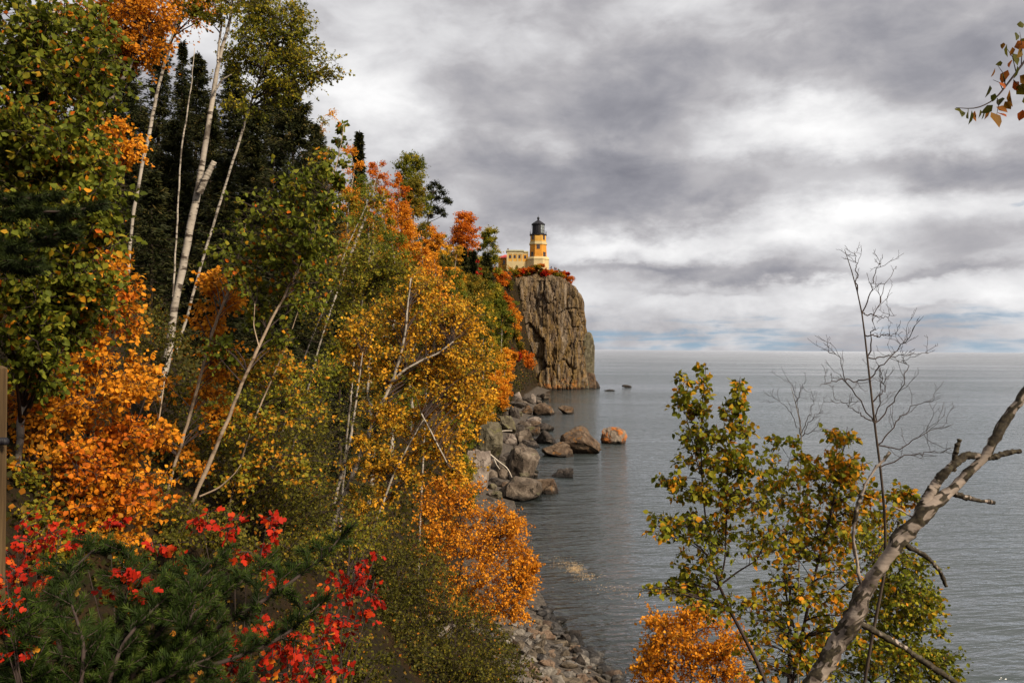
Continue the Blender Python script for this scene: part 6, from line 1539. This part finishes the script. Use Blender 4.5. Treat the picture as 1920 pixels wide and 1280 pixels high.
bare_tree('bare_sapling', 'bare leafless sapling with a dark stem rising high above the horizon', [(1640, 1150, 12), (1662, 1060, 11), (1657, 950, 10), (1646, 860, 9), (1638, 800, 8.5), (1628, 700, 7.5), (1620, 610, 6), (1608, 540, 4.5), (1595, 500, 3.5), (1583, 468, 2)], 4.6,
          [[Zb(*p) for p in l] for l in (
              [(395, 975), (290, 810), (235, 740), (210, 610), (150, 595)], [(400, 970), (500, 860), (560, 740), (570, 650), (520, 640)], [(375, 750), (450, 660), (540, 560), (620, 460), (660, 405)],
              [(360, 620), (385, 510), (400, 400), (440, 270), (500, 160)], [(335, 420), (380, 280), (410, 130), (430, 125)], [(318, 300), (300, 150), (290, 60)],
              [(410, 1060), (520, 970), (600, 880), (750, 840)], [(415, 1110), (560, 1110), (680, 1020), (820, 980)], [(370, 670), (480, 620), (680, 605)], [(345, 440), (430, 410), (515, 400)], [(375, 545), (450, 510), (550, 490)],
              [(440, 1250), (560, 1150), (690, 1130), (810, 1120)], [(390, 1000), (300, 910), (190, 850)], [(235, 745), (175, 750), (105, 780)], [(395, 960), (430, 820), (440, 700), (400, 650)], [(390, 900), (460, 800), (450, 700)])], 96, 'brown', 7)
bare_tree('bare_sapling', 'smaller bare leafless sapling, pale grey, left of the tall bare one', [(1500, 1000, 5), (1502, 870, 4.5), (1505, 805, 4), (1497, 765, 3), (1483, 725, 1.5)], 6.2,
          [[Z1(*p) for p in l] for l in ([(1258, 590), (1190, 480), (1120, 400), (1020, 345)], [(1255, 585), (1235, 440), (1215, 330), (1160, 250)], [(1260, 590), (1310, 470), (1340, 400), (1310, 310)], [(1262, 580), (1330, 500), (1400, 465)], [(1260, 600), (1330, 600), (1370, 540)], [(1235, 440), (1260, 300), (1275, 265)])], 97, 'grey', 6, twig=.8)

# ------------------------------------------------------------------ the leaning birch
def leaning_birch():
    rng = np.random.default_rng(99); Y = 4.3
    st = [(1490, 1335, 72), (1515, 1288, 70), (1553, 1240, 72), (1601, 1150, 74), (1650, 1076, 56), (1693, 1008, 60), (1742, 950, 62), (1791, 915, 44), (1840, 864, 37), (1884, 797, 38), (1913, 746, 36), (1985, 640, 32), (2040, 500, 28), (2070, 330, 23), (2085, 150, 18), (2080, 0, 13), (2070, -150, 7)]
    q, r_ = stem_pts(st, Y); q, r_ = poly_resample(q, r_, 260); q = wobble(q, rng, 0.045)
    q = q + 0.022 * np.stack([fbm(q * 3.2, 3, 51), fbm(q * 3.2, 3, 52), fbm(q * 3.2, 3, 53)], 1); r_ = r_ * (0.92 + 0.22 * fbm(q * 5.0, 3, 57))
    root = thing('leaning_birch', 'thick birch trunk crusted with dark lichen leaning across the lower right corner', 'tree', q[0] + np.array([0, 0, .1]), None)
    def rough(q, r_, sides, name, lich=0.0):
        a = Acc(); tubes(a, q, r_, sides, 0.0)
        V = a.V[0]; n = len(q); ax = np.repeat(q, sides, 0)
        k = fbm(V * 9.0, 4, 7) + 0.55 * fbm(V * 26.0, 3, 9) + 0.55 * fbm(V * 80.0, 3, 19) + lich + 0.07
        mask = np.clip((k - 0.02) / 0.10, 0, 1)
        crust = mask * (0.15 + 0.85 * vnoise(V * 75.0, 5) ** 1.5) * 0.028
        crust = crust * np.clip(np.repeat(r_, sides) / 0.055, 0.4, 1.0)
        ridge = 0.003 * fbm(V * 26, 3, 13)
        V = V + nrm(V - ax) * (crust + ridge)[:, None] + (0.004 * np.stack([fbm(ax * 11, 3, 41), fbm(ax * 11, 3, 42), fbm(ax * 11, 3, 43)], 1))
        a.V[0] = V; a.A[0] = 0.6 * mask + 0.5 * mask * vnoise(V * 60, 3)
        return a.build(name, BARK['pinkbirch'], root)
    zz_ = [P(x_, y_, Y)[2] for x_, y_ in ((1515, 1288), (1601, 1150), (1650, 1076), (1680, 1030), (1693, 1008), (1742, 950), (1791, 915), (1840, 864), (1913, 746), (2040, 500))]
    lich = np.interp(q[:, 2], zz_, [0.16, 0.30, -0.05, -0.10, 0.14, 0.32, -0.04, -0.08, 0.16, 0.0])
    rough(q, r_ * 0.82, 30, 'trunk', np.repeat(lich, 30))
    def limb(pl, dy, name='dead_limb', lich=0.30, n=60, sides=14):
        qq, rr = stem_pts(pl, Y, dy, to_ground=False); qq, rr = poly_resample(qq, rr, n); qq = wobble(qq, rng, .012); qq[8:] += 0.012 * np.stack([fbm(qq[8:] * 7, 3, 61), fbm(qq[8:] * 7, 3, 62), fbm(qq[8:] * 7, 3, 63)], 1)
        rough(qq, rr * 0.9, sides, name, lich)
    limb([(1725, 962, 42), (1752, 914, 34), (1781, 876, 29), (1812, 855, 26), (1836, 856, 18)], None, lich=0.13)
    limb([(1786, 884, 17), (1792, 850, 13), (1800, 824, 11)], None)
    limb([(1846, 860, 16), (1885, 850, 13), (1912, 846, 11)], None)
    limb([(1782, 922, 19), (1830, 938, 14), (1862, 943, 9)], None)
    limb([(1688, 1012, 15), (1738, 1045, 11), (1758, 1070, 9), (1775, 1100, 6)], None, lich=.4)
    limb([(1600, 1160, 20), (1680, 1205, 17), (1735, 1240, 16), (1790, 1275, 14), (1820, 1310, 12)], None, lich=.3)
    limb([(1722, 975, 9), (1696, 960, 7), (1676, 950, 5)], None, lich=.1)
    limb([(1686, 1026, 8), (1683, 1000, 7), (1684, 976, 5)], None, lich=.3)
    limb([(1618, 1110, 17), (1608, 1062, 13), (1601, 1000, 12), (1606, 952, 11), (1622, 908, 10), (1644, 874, 8), (1668, 848, 6)], None, 'limb', -0.12)
    # the drooping branch that swings back into view at the top
    tw, lf = Acc(), Acc()
    b1, r1 = poly_resample(np.array([P(2082, 40, Y), P(2010, 20, 4.2), P(1955, 60, 4.15), P(1925, 110, 4.1), P(1895, 150, 4.1), P(1865, 188, 4.1), P(1830, 205, 4.1), P(1792, 202, 4.1)]), np.array([.02, .012, .008, .006, .005, .004, .003, .0015]), 40)
    tubes(tw, b1, r1, 6)
    subs = [(1905, 135, 1886, 88), (1915, 120, 1912, 60), (1885, 160, 1870, 122), (1880, 168, 1862, 150), (1900, 150, 1930, 190), (1870, 185, 1868, 220), (1940, 95, 1950, 170), (1925, 110, 1935, 150)]
    sb = np.array([[P(a_, b_, 4.1), P((a_ + c_) / 2 + 3, (b_ + d_) / 2 - 4, 4.08), P(c_, d_, 4.1)] for a_, b_, c_, d_ in subs])
    tubes(tw, sb, np.tile([.003, .002, .001], (len(subs), 1)), 4)
    spots = [(1913, 45, 13), (1905, 68, 18), (1908, 85, 22), (1888, 90, 18), (1882, 84, 10), (1898, 108, 20), (1915, 100, 20), (1897, 118, 14), (1880, 122, 10), (1866, 133, 14), (1890, 140, 22), (1878, 145, 18), (1908, 130, 18), (1900, 160, 18), (1856, 168, 20), (1874, 160, 14), (1893, 178, 24), (1905, 172, 24), (1866, 180, 12), (1880, 190, 18), (1912, 150, 20),
             (1862, 205, 20), (1852, 208, 17), (1846, 210, 15), (1838, 212, 16), (1822, 215, 20), (1816, 212, 18), (1828, 214, 16), (1803, 212, 12), (1790, 208, 11), (1870, 218, 15), (1858, 220, 24), (1920, 190, 22), (1930, 160, 24), (1940, 130, 24), (1950, 180, 24), (1925, 80, 22), (1950, 100, 22), (1918, 212, 16), (1884, 196, 14), (1868, 208, 18), (1898, 95, 16)]
    pos = np.array([P(x, y - s_ * .4, 4.1 + rng.normal() * .03) for x, y, s_ in spots]); N = len(spots)
    ax = nrm(rng.normal(size=(N, 3)) * .45 + [0, 0, -1.0])
    scatter(lf, pos, ax, np.array([s_ * 4.1 / F_PX * 1.22 for _, _, s_ in spots]) * rng.uniform(.85, 1.2, N), np.clip(rng.random(N) ** 0.8, 0, 1), rng, LEAF, width=.95)
    # the rest of the crown, above and outside the frame
    c = np.array([q[-1 - int(i)] + rng.normal(size=3) * [.25, .5, .4] + [.9, 0, .3] for i in rng.uniform(0, 80, 26)])
    crown(tw, lf, rng, q[150:], r_[150:], c, np.full(26, .3), 10, 8, .052, LEAF, droop=.4)
    tw.build('branches', BARK['dark'], root); lf.build('crown', LM['autumn'], root)
BARK['pinkbirch'] = bark_white('old_birch_bark', (0.28, 0.225, 0.185), (0.06, 0.042, 0.034), 0.62, 1.3)
LM['autumn'] = leaf_mat('leaves_autumn', [(0, (0.035, 0.042, 0.007)), (0.5, (0.095, 0.088, 0.010)), (0.68, (0.22, 0.085, 0.010)), (1, (0.40, 0.075, 0.010))], 0.4)
leaning_birch()
